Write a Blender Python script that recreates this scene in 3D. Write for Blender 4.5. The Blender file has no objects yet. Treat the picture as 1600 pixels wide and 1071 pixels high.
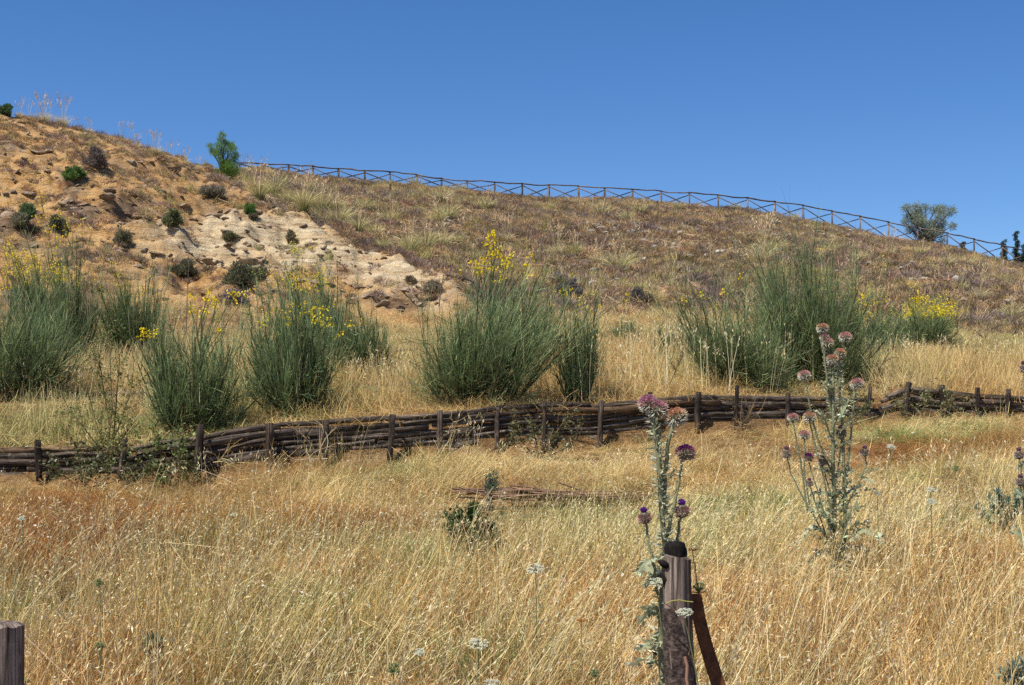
import bpy, math, random
import numpy as np
from mathutils import Vector, Matrix

# ------------------------------------------------------------------ camera, light, exposure
S = bpy.context.scene
FPX = 2222.0            # focal length in photograph pixels (1600 wide), 50 mm on a 36 mm sensor
UC, VH = 800.0, 690.0   # principal column, horizon row (vertical lens shift)
cam_d = bpy.data.cameras.new('camera'); cam = bpy.data.objects.new('camera', cam_d)
S.collection.objects.link(cam); S.camera = cam
cam_d.sensor_width = 36.0; cam_d.lens = 50.0; cam_d.clip_start = 0.1; cam_d.clip_end = 2000.0
cam_d.shift_y = (VH - 535.5) / 1600.0
cam.location = (0, 0, 0); cam.rotation_euler = (math.radians(90), 0, 0)

SUN_EL, SUN_AZ = 59.0, 229.0     # azimuth clockwise from +Y (view direction): sun high, left of and behind the camera
world = bpy.data.worlds.new('World'); S.world = world; world.use_nodes = True
wn = world.node_tree; wn.nodes.clear()
wo = wn.nodes.new('ShaderNodeOutputWorld'); wb = wn.nodes.new('ShaderNodeBackground')
sky = wn.nodes.new('ShaderNodeTexSky'); sky.sky_type = 'NISHITA'; sky.sun_disc = False
sky.sun_elevation = math.radians(SUN_EL); sky.sun_rotation = math.radians(SUN_AZ)
sky.altitude = 1800; sky.air_density = 1.0; sky.dust_density = 0.1; sky.ozone_density = 3.0
wb.inputs[1].default_value = 0.10
hs = wn.nodes.new('ShaderNodeHueSaturation'); hs.inputs['Saturation'].default_value = 1.27; hs.inputs['Value'].default_value = 0.93; hs.inputs['Hue'].default_value = 0.508
wn.links.new(sky.outputs[0], hs.inputs['Color']); wn.links.new(hs.outputs[0], wb.inputs[0]); wn.links.new(wb.outputs[0], wo.inputs[0])
sl = bpy.data.lights.new('sun', 'SUN'); sl.energy = 4.8; sl.angle = math.radians(0.53); sl.color = (1.0, 0.95, 0.86)
so = bpy.data.objects.new('sun', sl); S.collection.objects.link(so)
_e, _a = math.radians(SUN_EL), math.radians(SUN_AZ)
sdir = Vector((math.sin(_a) * math.cos(_e), math.cos(_a) * math.cos(_e), math.sin(_e)))
so.rotation_euler = sdir.to_track_quat('Z', 'Y').to_euler(); so.location = sdir * 50
S.view_settings.view_transform = 'Standard'; S.view_settings.look = 'None'
S.view_settings.exposure = 0.5; S.view_settings.gamma = 1.0; S.view_settings.use_curve_mapping = False
S.render.engine = 'CYCLES'; S.cycles.use_denoising = False
S.cycles.max_bounces = 5; S.cycles.diffuse_bounces = 3; S.cycles.glossy_bounces = 1; S.cycles.transmission_bounces = 3

R = np.random.default_rng(7)
PI = math.pi
COL = S.collection

# ------------------------------------------------------------------ noise and terrain height
def _hash(ix, iy, seed):
    h = (ix.astype(np.int64) * 374761393 + iy.astype(np.int64) * 668265263 + seed * 2147483647) & 0xFFFFFFFF
    h = ((h ^ (h >> 13)) * 1274126177) & 0xFFFFFFFF
    return ((h ^ (h >> 16)) & 0xFFFF) / 65535.0
def vnoise(x, y, seed=0):
    x = np.asarray(x, float); y = np.asarray(y, float)
    ix = np.floor(x); iy = np.floor(y); fx = x - ix; fy = y - iy
    fx = fx * fx * (3 - 2 * fx); fy = fy * fy * (3 - 2 * fy)
    a = _hash(ix, iy, seed); b = _hash(ix + 1, iy, seed); c = _hash(ix, iy + 1, seed); d = _hash(ix + 1, iy + 1, seed)
    return (a * (1 - fx) + b * fx) * (1 - fy) + (c * (1 - fx) + d * fx) * fy
def fbm(x, y, seed=0, octv=4):
    s = 0; a = 0.5; t = 0
    for o in range(octv):
        s = s + a * vnoise(np.asarray(x) * 2 ** o, np.asarray(y) * 2 ** o, seed + o * 17); t += a; a *= 0.5
    return s / t - 0.5
def ip(u, xs, ys): return np.interp(u, xs, ys)
def sstep(a, b, x):
    t = np.clip((x - a) / (b - a), 0, 1); return t * t * (3 - 2 * t)

F_Y = ([-500, 0, 600, 940, 1400, 1600, 2100], [14.2, 15, 16, 17, 18.5, 19, 20])                 # distance of the log fence
F_B = ([-500, 0, 300, 423, 611, 778, 938, 1090, 1230, 1400, 1600, 2100], [765, 757, 762, 745, 727, 712, 704, 677, 668, 658, 652, 640])
F_T = ([-500, 0, 215, 240, 310, 423, 611, 700, 778, 852, 938, 1015, 1090, 1200, 1380, 1400, 1474, 1527, 1600, 2100],
       [706, 703, 697, 690, 682, 663, 652, 645, 636, 631, 633, 623, 619, 620, 622, 600, 611, 618, 623, 628])  # row of the top log
SKY_V = ([-800, 0, 50, 100, 150, 180, 220, 250, 300, 340, 370, 410, 450, 490, 530, 570, 610, 650, 700, 773, 816, 858, 904, 944, 988, 1033, 1077, 1122, 1168, 1211, 1255, 1300, 1344, 1388, 1434, 1480, 1522, 1566, 1600, 1900],
         [120, 180, 187, 197, 209, 217, 233, 243, 262, 272, 270, 268, 274, 279, 282, 285, 288, 292, 297, 304, 309, 312, 313, 313, 315, 320, 323, 328, 330, 338, 346, 354, 363, 374, 380, 388, 400, 411, 418, 470])
CR_Y = ([-800, 0, 250, 300, 340, 380, 420, 800, 1200, 1600, 1900], [48, 50, 54, 58, 66, 76, 80, 85, 87, 90, 92])
LIP_V = ([-800, 0, 150, 250, 330, 380, 430, 500, 560, 640, 700, 740, 780, 900, 1900], [190, 215, 238, 262, 283, 303, 334, 366, 389, 413, 441, 466, 466, 466, 500])
LIP_Y = ([-800, 0, 150, 250, 330, 380, 430, 560, 700, 760, 900, 1900], [45, 46, 47, 49, 51, 50, 48, 44, 38, 35.5, 36, 36])
FT_V = ([-800, 0, 400, 640, 800, 1200, 1400, 1600, 2100], [500, 505, 505, 505, 500, 498, 512, 526, 530])
FT_Y = ([-800, 0, 640, 800, 1600], [31, 31, 31, 32, 31])

def H0(x, y):
    x = np.asarray(x, float); y = np.asarray(y, float)
    ye = np.maximum(y, 6.0); u = UC + FPX * x / ye
    Yf = ip(u, *F_Y); zb = (VH - ip(u, *F_B)) / FPX * Yf
    zt = (VH - (ip(u, *F_T) + 9)) / FPX * Yf
    Ym = ip(u, *FT_Y); zm = (VH - ip(u, *FT_V)) / FPX * Ym
    Yl = ip(u, *LIP_Y); zl = (VH - ip(u, *LIP_V)) / FPX * Yl
    Yc = ip(u, *CR_Y); zc = (VH - ip(u, *SKY_V)) / FPX * Yc
    one = np.ones_like(u)
    ys = [0 * one, 6 * one, Yf - 0.12, Yf + 0.12, Ym, Yl, Yc, Yc + 2, Yc + 9, Yc + 60, 2000 * one]
    zs = [-1.66 * one, -1.55 * one, zb, zt, zm, zl, zc, zc + 0.02, zc - 0.35, zc - 9, zc - 60]
    z = np.where(y < 0, -1.66, 0.0)
    for i in range(len(ys) - 1):
        m = (y >= ys[i]) & (y < ys[i + 1] + (1e9 if i == len(ys) - 2 else 0))
        t = (y - ys[i]) / (ys[i + 1] - ys[i])
        z = np.where(m, zs[i] + (zs[i + 1] - zs[i]) * t, z)
    return z, u, Yf, Ym, Yl, Yc
def regions(x, y):
    z, u, Yf, Ym, Yl, Yc = H0(x, y)
    # bare eroded face below the lip
    n = fbm(np.asarray(x) * 0.35, np.asarray(y) * 0.35, 5) * 3.0
    lipy = np.where(u < 330, Yc, Yl)
    inside = sstep(-0.8, 0.3, y - (Ym - 2.6) + n * 0.8) * sstep(-0.5, 0.1, (lipy + 0.15) - y + n * 0.15) * (1 - sstep(690, 790, u + n * 20))
    hill = sstep(-1.0, 0.5, y - Ym)
    return z, u, Yf, Ym, Yl, Yc, inside, hill
def H(x, y):
    z, u, Yf, Ym, Yl, Yc, sc, hill = regions(x, y)
    x = np.asarray(x, float); y = np.asarray(y, float)
    fade = 1 - sstep(Yc - 8, Yc - 0.5, y) * 0.85
    m = fbm(x * 0.5, y * 0.5, 3) * 0.16 * sstep(5, 9, y) * (1 - hill) * (1 - 0.8 * sstep(1.6, 0.4, np.abs(y - Yf)))
    h = hill * (fbm(x * 0.22, y * 0.22, 9, 5) * 0.9 + fbm(x * 1.5, y * 1.5, 31, 3) * 0.16) * fade
    rid = np.abs(fbm(x * 0.55 + y * 0.12, y * 0.3, 21, 5)) * 2
    strat = vnoise(x * 0.25, z * 2.2 + fbm(x * 0.3, y * 0.3, 77) * 3, 41) - 0.5
    s = sc * (-(rid) * 1.1 + 0.3 + strat * 0.45 + fbm(x * 1.6, y * 1.6, 55, 3) * .55 - np.abs(fbm(x * 3.1, y * 3.1, 66, 3)) * .22 + .04) * fade
    return z + m * 1.0 + h * (1 - 0.4 * sc) + s
def G(u, Y):
    """ground point on the bearing of column u at distance Y"""
    x = (u - UC) / FPX * max(Y, 6); return Vector((x, Y, float(H(x, Y))))
def P(u, v, Y): return Vector(((u - UC) / FPX * Y, Y, (VH - v) / FPX * Y))
def hit(u, v, y0=20, y1=100):
    """ground point met by the sight line through (u, v)"""
    ys = np.arange(y0, y1, 0.1); x = (u - UC) / FPX * ys
    rows = VH - FPX * H(x, ys) / ys
    k = np.argmax(rows <= v)
    Y = float(ys[k]) if rows[k] <= v else y1
    return G(u, Y)

# ------------------------------------------------------------------ materials
def new_mat(name):
    m = bpy.data.materials.new(name); m.use_nodes = True; nt = m.node_tree; nt.nodes.clear()
    return m, nt, nt.nodes.new('ShaderNodeOutputMaterial')
def N(nt, t, **kw):
    n = nt.nodes.new(t)
    for k, v in kw.items():
        if k.startswith('i_'):
            kk = k[2:]; n.inputs[int(kk) if kk.isdigit() else kk.replace('_', ' ')].default_value = v
        else: setattr(n, k, v)
    return n
def mixc(nt, a, b, f, bt='MIX'):
    n = nt.nodes.new('ShaderNodeMix'); n.data_type = 'RGBA'; n.blend_type = bt
    for sck, val in ((n.inputs[0], f), (n.inputs[6], a), (n.inputs[7], b)):
        if hasattr(val, 'links') or isinstance(val, bpy.types.NodeSocket): nt.links.new(val, sck)
        elif isinstance(val, (int, float)): sck.default_value = val
        else: sck.default_value = (*val, 1) if len(val) == 3 else val
    return n.outputs[2]
def ramp(nt, fac, stops):
    n = nt.nodes.new('ShaderNodeValToRGB'); nt.links.new(fac, n.inputs[0])
    while len(n.color_ramp.elements) < len(stops): n.color_ramp.elements.new(0.5)
    for e, (p, c) in zip(n.color_ramp.elements, stops):
        e.position = p; e.color = (*c, 1) if not isinstance(c, (int, float)) else (c, c, c, 1)
    return n.outputs[0]
def noise(nt, scale, detail=4, rough=0.6, vec=None, dist=0.0):
    n = N(nt, 'ShaderNodeTexNoise'); n.inputs['Scale'].default_value = scale; n.inputs['Detail'].default_value = detail
    n.inputs['Roughness'].default_value = rough; n.inputs['Distortion'].default_value = dist
    if vec is not None: nt.links.new(vec, n.inputs['Vector'])
    return n.outputs['Fac']

def plant_mat(name, trans=0.3, gloss=0.25, rough=0.55, tinted=True):
    """vertex colour 'col' times the instance's 'tint'; thin leaves let light through"""
    m, nt, out = new_mat(name)
    a = N(nt, 'ShaderNodeAttribute', attribute_name='col')
    c = a.outputs['Color']
    if tinted:
        t = N(nt, 'ShaderNodeAttribute', attribute_name='tint', attribute_type='INSTANCER')
        c = mixc(nt, c, t.outputs['Color'], 1.0, 'MULTIPLY')
    b = N(nt, 'ShaderNodeBsdfPrincipled'); b.inputs['Roughness'].default_value = rough
    b.inputs['Specular IOR Level'].default_value = gloss
    nt.links.new(c, b.inputs['Base Color'])
    tr = N(nt, 'ShaderNodeBsdfTranslucent'); nt.links.new(c, tr.inputs['Color'])
    mx = N(nt, 'ShaderNodeMixShader'); mx.inputs[0].default_value = trans
    nt.links.new(b.outputs[0], mx.inputs[1]); nt.links.new(tr.outputs[0], mx.inputs[2])
    nt.links.new(mx.outputs[0], out.inputs[0]); return m
M_GRASS = plant_mat('dry_grass', 0.18)
M_LEAF = plant_mat('leaf', 0.3, tinted=False)
M_PETAL = plant_mat('petal', 0.4, 0.1, tinted=False)

def wood_mat(name, c1, c2, c3, sx=18, axis_stretch=0.06, bump=0.6):
    m, nt, out = new_mat(name)
    tc = N(nt, 'ShaderNodeTexCoord'); mp = N(nt, 'ShaderNodeMapping')
    oi = N(nt, 'ShaderNodeObjectInfo')
    at = N(nt, 'ShaderNodeAttribute', attribute_name='along')     # x,y across the grain, z along it
    vm = N(nt, 'ShaderNodeVectorMath', operation='ADD')
    cmb = N(nt, 'ShaderNodeCombineXYZ'); mul = N(nt, 'ShaderNodeMath', operation='MULTIPLY'); mul.inputs[1].default_value = 37.0
    nt.links.new(oi.outputs['Random'], mul.inputs[0])
    for i in range(3): nt.links.new(mul.outputs[0], cmb.inputs[i])
    nt.links.new(at.outputs['Vector'], mp.inputs[0]); mp.inputs['Scale'].default_value = (1, 1, axis_stretch)
    nt.links.new(mp.outputs[0], vm.inputs[0]); nt.links.new(cmb.outputs[0], vm.inputs[1])
    v = vm.outputs[0]
    n1 = noise(nt, sx * 3.5, 6, 0.7, v); n2 = noise(nt, sx * 0.5, 3, 0.5, v, 0.5)
    vb = N(nt, 'ShaderNodeVectorMath', operation='ADD'); nt.links.new(at.outputs['Vector'], vb.inputs[0]); nt.links.new(cmb.outputs[0], vb.inputs[1])
    n3 = noise(nt, 9, 5, 0.65, vb.outputs[0])
    c = ramp(nt, n1, [(0.32, c1), (0.52, c2), (0.72, c3)])
    dk = ramp(nt, n2, [(0.35, (0.45, 0.42, 0.4)), (0.6, (1, 1, 1))])
    c = mixc(nt, c, dk, 1.0, 'MULTIPLY')
    li = ramp(nt, n3, [(0.56, 0.0), (0.7, 0.55)])
    c = mixc(nt, c, c3, li)
    n4 = noise(nt, sx * 1.1, 2, 0.5, v, 0.3); ck = ramp(nt, n4, [(0.44, 1.0), (0.485, 0.1), (0.5, 0.1), (0.54, 1.0)]); c = mixc(nt, c, ck, .85, 'MULTIPLY')
    rnd = ramp(nt, oi.outputs['Random'], [(0, (0.72, 0.68, 0.66)), (1, (1.2, 1.15, 1.1))])
    c = mixc(nt, c, rnd, 1.0, 'MULTIPLY')
    b = N(nt, 'ShaderNodeBsdfPrincipled'); b.inputs['Roughness'].default_value = 0.85; b.inputs['Specular IOR Level'].default_value = 0.2
    nt.links.new(c, b.inputs['Base Color'])
    bp = N(nt, 'ShaderNodeBump'); bp.inputs['Strength'].default_value = bump; bp.inputs['Distance'].default_value = 0.012
    nt.links.new(n1, bp.inputs['Height']); nt.links.new(bp.outputs[0], b.inputs['Normal'])
    nt.links.new(b.outputs[0], out.inputs[0]); return m
M_LOG = wood_mat('weathered_log', (0.022, 0.017, 0.014), (0.125, 0.10, 0.08), (0.40, 0.33, 0.265))
M_LOGPALE = wood_mat('split_log', (0.10, 0.06, 0.035), (0.26, 0.17, 0.10), (0.40, 0.30, 0.2))
M_RAIL = wood_mat('rail_wood', (0.09, 0.07, 0.06), (0.23, 0.18, 0.155), (0.36, 0.3, 0.26), 8)
M_POST = wood_mat('grey_post', (0.07, 0.052, 0.042), (0.36, 0.29, 0.24), (0.56, 0.48, 0.42), 22, 0.045, 1.0)
M_DARKPOST = wood_mat('old_post', (0.016, 0.012, 0.009), (0.06, 0.045, 0.036), (0.22, 0.17, 0.135))
M_CHAR = wood_mat('charred_wood', (0.006, 0.005, 0.005), (0.02, 0.015, 0.013), (0.07, 0.05, 0.04), 20, 0.3)
M_TWIG = plant_mat('twig', 0.0, 0.1, 0.8, tinted=False)
M_BARK = wood_mat('bark', (0.03, 0.024, 0.018), (0.1, 0.08, 0.06), (0.2, 0.17, 0.14), 12)

def simple_noise_mat(name, stops, scale, rough=0.8, bump=0.5, dist=0.02, detail=6):
    m, nt, out = new_mat(name); tc = N(nt, 'ShaderNodeTexCoord')
    geo = N(nt, 'ShaderNodeNewGeometry')
    n1 = noise(nt, scale, detail, 0.65, geo.outputs['Position']); c = ramp(nt, n1, stops)
    b = N(nt, 'ShaderNodeBsdfPrincipled'); b.inputs['Roughness'].default_value = rough; b.inputs['Specular IOR Level'].default_value = 0.2
    nt.links.new(c, b.inputs['Base Color'])
    bp = N(nt, 'ShaderNodeBump'); bp.inputs['Strength'].default_value = bump; bp.inputs['Distance'].default_value = dist
    nt.links.new(n1, bp.inputs['Height']); nt.links.new(bp.outputs[0], b.inputs['Normal'])
    nt.links.new(b.outputs[0], out.inputs[0]); return m
M_ROCK = simple_noise_mat('limestone', [(0.3, (0.14, 0.12, 0.1)), (0.5, (0.34, 0.30, 0.25)), (0.72, (0.52, 0.48, 0.42))], 7, bump=1.0, dist=0.05)
M_BROCK = simple_noise_mat('brown_rock', [(0.3, (0.07, 0.048, 0.034)), (0.52, (0.25, 0.18, 0.12)), (0.75, (0.44, 0.34, 0.23))], 4, bump=1.0, dist=0.06)
M_RUST = simple_noise_mat('rusty_steel', [(0.3, (0.045, 0.016, 0.008)), (0.5, (0.12, 0.045, 0.018)), (0.75, (0.21, 0.085, 0.03))], 28, 0.75, 0.4, 0.004)

# ground
def ground_mat():
    m, nt, out = new_mat('hillside_soil')
    geo = N(nt, 'ShaderNodeNewGeometry'); p = geo.outputs['Position']
    at = N(nt, 'ShaderNodeAttribute', attribute_name='mask'); sp = N(nt, 'ShaderNodeSeparateColor'); nt.links.new(at.outputs['Color'], sp.inputs[0])
    sc, cream, hill = sp.outputs[0], sp.outputs[1], sp.outputs[2]
    nb = noise(nt, 0.5, 6, 0.62, p, 0.6); nm = noise(nt, 2.2, 6, 0.7, p, 0.4); nf = noise(nt, 9, 6, 0.72, p)
    vf = noise(nt, 34, 5, 0.7, p)
    mead = ramp(nt, nm, [(0.3, (0.16, 0.085, 0.035)), (0.5, (0.34, 0.195, 0.085)), (0.72, (0.5, 0.34, 0.17))])
    hcol = ramp(nt, nf, [(0.3, (0.085, 0.065, 0.05)), (0.5, (0.2, 0.15, 0.105)), (0.72, (0.33, 0.25, 0.17))])
    orange = ramp(nt, nm, [(0.28, (0.25, 0.12, 0.045)), (0.46, (0.60, 0.345, 0.135)), (0.7, (0.72, 0.50, 0.25))])
    mp = N(nt, 'ShaderNodeMapping'); mp.inputs['Scale'].default_value = (0.35, 0.35, 2.4); nt.links.new(p, mp.inputs[0])
    ns = noise(nt, 2.2, 7, 0.7, mp.outputs[0], 0.8)
    brown = ramp(nt, ns, [(0.34, (0.05, 0.032, 0.022)), (0.46, (0.2, 0.135, 0.09)), (0.68, (0.42, 0.31, 0.21))])
    f1 = ramp(nt, nb, [(0.46, 0.0), (0.62, 0.9)])
    scc = mixc(nt, orange, brown, f1)
    crm = ramp(nt, ns, [(0.33, (0.30, 0.20, 0.12)), (0.46, (0.64, 0.48, 0.28)), (0.62, (0.80, 0.68, 0.46))])
    scc = mixc(nt, scc, crm, cream)
    fine = ramp(nt, vf, [(0.3, (0.62, 0.6, 0.58)), (0.6, (1.08, 1.08, 1.08))])
    c = mixc(nt, mead, hcol, hill); c = mixc(nt, c, scc, sc); c = mixc(nt, c, fine, 1.0, 'MULTIPLY')
    b = N(nt, 'ShaderNodeBsdfPrincipled'); b.inputs['Roughness'].default_value = 0.95; b.inputs['Specular IOR Level'].default_value = 0.1
    nt.links.new(c, b.inputs['Base Color'])
    ad = N(nt, 'ShaderNodeMath', operation='ADD'); nt.links.new(ns, ad.inputs[0])
    m2 = N(nt, 'ShaderNodeMath', operation='MULTIPLY'); nt.links.new(nf, m2.inputs[0]); m2.inputs[1].default_value = 0.5; nt.links.new(m2.outputs[0], ad.inputs[1])
    bp = N(nt, 'ShaderNodeBump'); bp.inputs['Strength'].default_value = 1.0; bp.inputs['Distance'].default_value = 0.25
    nt.links.new(ad.outputs[0], bp.inputs['Height']); nt.links.new(bp.outputs[0], b.inputs['Normal'])
    nt.links.new(b.outputs[0], out.inputs[0]); return m
M_GROUND = ground_mat()

# ------------------------------------------------------------------ mesh helpers
def mesh_np(name, V, F, mat, col=None, along=None, smooth=False):
    """V (n,3), F (m,k) -> mesh"""
    me = bpy.data.meshes.new(name); V = np.asarray(V, np.float32); F = np.asarray(F, np.int32)
    me.vertices.add(len(V)); me.vertices.foreach_set('co', V.ravel())
    k = F.shape[1]; me.loops.add(F.size); me.loops.foreach_set('vertex_index', F.ravel())
    me.polygons.add(len(F)); me.polygons.foreach_set('loop_start', np.arange(0, F.size, k, dtype=np.int32))
    try: me.polygons.foreach_set('loop_total', np.full(len(F), k, np.int32))
    except Exception: pass
    if smooth: me.polygons.foreach_set('use_smooth', np.ones(len(F), bool))
    me.update(calc_edges=True)
    if col is not None:
        a = me.color_attributes.new('col', 'FLOAT_COLOR', 'POINT')
        a.data.foreach_set('color', np.hstack([np.clip(col, 0, 1), np.ones((len(V), 1))]).astype(np.float32).ravel())
    if along is not None:
        a = me.attributes.new('along', 'FLOAT_VECTOR', 'POINT'); a.data.foreach_set('vector', np.asarray(along, np.float32).ravel())
    if mat: me.materials.append(mat)
    return me
def link(name, me, parent=None, kind=None, loc=None):
    o = bpy.data.objects.new(name, me); COL.objects.link(o)
    if parent is not None: o.parent = parent
    if kind: o['kind'] = kind
    if loc is not None: o.location = loc
    return o
def thing(name, label, cat, loc=(0, 0, 0), group=None, rz=0):
    o = bpy.data.objects.new(name, None); COL.objects.link(o); o.location = loc; o.rotation_euler = (0, 0, rz)
    o.empty_display_size = 0.2; tag(o, label, cat, group); return o
def tag(o, label, cat, group=None):
    o['label'] = label; o['category'] = cat
    if group: o['group'] = group
    return o
def unit(v): return v / np.maximum(np.linalg.norm(v, axis=-1, keepdims=True), 1e-9)

class Soup:
    """collects quads (triangles are quads with a repeated point avoided) with colours"""
    def __init__(s): s.V = []; s.Q = []; s.C = []; s.n = 0
    def add(s, V, Q, C):
        V = np.asarray(V, float).reshape(-1, 3); s.V.append(V); s.Q.append(np.asarray(Q).reshape(-1, 4) + s.n)
        C = np.asarray(C, float)
        if C.ndim == 1: C = np.tile(C, (len(V), 1))
        s.C.append(C.reshape(-1, 3)); s.n += len(V)
    def ribbons(s, pts, w, col, taper=0.25, side=None, colend=None):
        """pts (n,k,3) polylines -> flat strips of width w (n,) ; col (n,3)"""
        pts = np.asarray(pts, float); n, k, _ = pts.shape
        d = unit(pts[:, -1] - pts[:, 0])
        if side is None:
            r = R.normal(size=(n, 3)); r[:, 1] *= 0.6
            side = unit(np.cross(d, r))
        t = np.linspace(0, 1, k); wk = np.asarray(w).reshape(-1, 1) * (1 - (1 - taper) * t)[None] * 0.5
        L = pts - side[:, None] * wk[..., None]; Rr = pts + side[:, None] * wk[..., None]
        V = np.stack([L, Rr], 2).reshape(n, k * 2, 3)
        base = (np.arange(n) * k * 2)[:, None]; j = np.arange(k - 1) * 2
        q = np.stack([base + j, base + j + 1, base + j + 3, base + j + 2], -1)
        col = np.asarray(col, float)
        if col.ndim == 1: col = np.tile(col, (n, 1))
        if colend is None: C = np.repeat(col[:, None], k * 2, 1)
        else:
            tt = np.repeat(t, 2)[None, :, None]; C = col[:, None] * (1 - tt) + np.asarray(colend)[..., None, :] * tt
        s.add(V.reshape(-1, 3), q.reshape(-1, 4), np.broadcast_to(C, V.shape).reshape(-1, 3))
    def leaves(s, c, d, nrm, L, W, col):
        """diamond leaves at c (n,3) along d with half-normal nrm"""
        side = unit(np.cross(d, nrm)); L = np.asarray(L).reshape(-1, 1); W = np.asarray(W).reshape(-1, 1)
        V = np.stack([c, c + d * L * 0.45 + side * W * 0.5, c + d * L, c + d * L * 0.45 - side * W * 0.5], 1)
        n = len(c); q = np.arange(n * 4).reshape(n, 4)
        col = np.asarray(col, float)
        if col.ndim == 1: col = np.tile(col, (n, 1))
        s.add(V.reshape(-1, 3), q, np.repeat(col[:, None], 4, 1).reshape(-1, 3))
    def tubes(s, pts, rad, col, sides=5, cap=False):
        """pts (n,k,3), rad (n,k)"""
        pts = np.asarray(pts, float); n, k, _ = pts.shape; rad = np.broadcast_to(np.asarray(rad, float), (n, k))
        tan = np.gradient(pts, axis=1) if k > 1 else pts; tan = unit(tan)
        ref = np.where(np.abs(unit(pts[:, -1] - pts[:, 0])[:, 2:3]) > 0.9, np.array([[1., 0, 0]]), np.array([[0, 0, 1.]]))
        a = unit(np.cross(tan, ref[:, None])); b = np.cross(tan, a)
        th = np.arange(sides) / sides * 2 * PI
        V = pts[:, :, None] + rad[..., None, None] * (a[:, :, None] * np.cos(th)[None, None, :, None] + b[:, :, None] * np.sin(th)[None, None, :, None])
        idx = (np.arange(n)[:, None, None] * k * sides + np.arange(k - 1)[None, :, None] * sides + np.arange(sides)[None, None])
        nx = (np.arange(n)[:, None, None] * k * sides + np.arange(k - 1)[None, :, None] * sides + ((np.arange(sides) + 1) % sides)[None, None])
        q = np.stack([idx, nx, nx + sides, idx + sides], -1).reshape(-1, 4)
        col = np.asarray(col, float)
        if col.ndim == 1: col = np.tile(col, (n, 1))
        s.add(V.reshape(-1, 3), q, np.repeat(col[:, None], k * sides, 1).reshape(-1, 3))
    def mesh(s, name, mat, smooth=False):
        return mesh_np(name, np.vstack(s.V), np.vstack(s.Q), mat, np.vstack(s.C), smooth=smooth)

def jit(c, n, a=0.18, hue=0.05):
    c = np.asarray(c, float)[None] * (1 + R.normal(size=(n, 1)) * a) * (1 + R.normal(size=(n, 3)) * hue)
    return np.clip(c, 0.004, 1)
def curve3(p0, d, L, droop, k, gdir=None):
    """n polylines from p0 along d, length L, bending by droop"""
    t = np.linspace(0, 1, k)[None, :, None]
    g = np.array([0, 0, -1.0]) if gdir is None else gdir[:, None]
    return p0[:, None] + d[:, None] * (L.reshape(-1, 1, 1) * t) + g * (np.asarray(droop).reshape(-1, 1, 1) * L.reshape(-1, 1, 1) * t ** 2)

# ------------------------------------------------------------------ the setting: one ground sheet
def terrain():
    us = np.concatenate([np.arange(-4200, -700, 120), np.arange(-700, -140, 25), np.arange(-140, 760, 4.0), np.arange(760, 1740, 6.0), np.arange(1740, 2300, 25), np.arange(2300, 5900, 120)])
    ys = np.concatenate([np.arange(-12, 5, 1.0), np.arange(5, 14, 0.3), np.arange(14, 20.5, 0.12), np.arange(20.5, 30, 0.3), np.arange(30, 55, 0.16), np.arange(55, 93, 0.35), np.arange(93, 110, 1.2), np.geomspace(110, 1400, 24)])
    U, Y = np.meshgrid(us, ys, indexing='ij'); X = (U - UC) / FPX * np.maximum(Y, 6)
    z, u, Yf, Ym, Yl, Yc, sc, hill = regions(X, Y); Z = H(X, Y)
    # cream marl bed under the lip, and paler patches
    row = VH - FPX * z / np.maximum(Y, 6)
    nz = fbm(X * 0.5, Y * 0.5, 63) * 60
    band = sstep(-12, 5, row - (ip(U, [180, 330, 440, 560, 700], [372, 352, 352, 398, 440]) + nz * .5)) * (1 - sstep(18, 60, row - (ip(U, [180, 330, 440, 560, 700], [372, 355, 362, 400, 440]) + nz)))
    cream = np.maximum(band * sstep(180, 300, U + nz), .55 * sstep(.06, .2, fbm(X * .6, Y * .6, 88)) * sstep(300, 420, U)) * (1 - sstep(640, 760, U)) * sc
    m = np.stack([sc, cream, hill, np.ones_like(sc)], -1)
    V = np.stack([X, Y, Z], -1).reshape(-1, 3); nu, ny = U.shape
    i = np.arange(nu - 1)[:, None] * ny + np.arange(ny - 1)[None]
    F = np.stack([i, i + ny, i + ny + 1, i + 1], -1).reshape(-1, 4)
    me = mesh_np('ground', V, F, M_GROUND, smooth=True)
    a = me.color_attributes.new('mask', 'FLOAT_COLOR', 'POINT'); a.data.foreach_set('color', m.astype(np.float32).ravel())
    return link('ground', me, kind='structure')
terrain()

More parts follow.
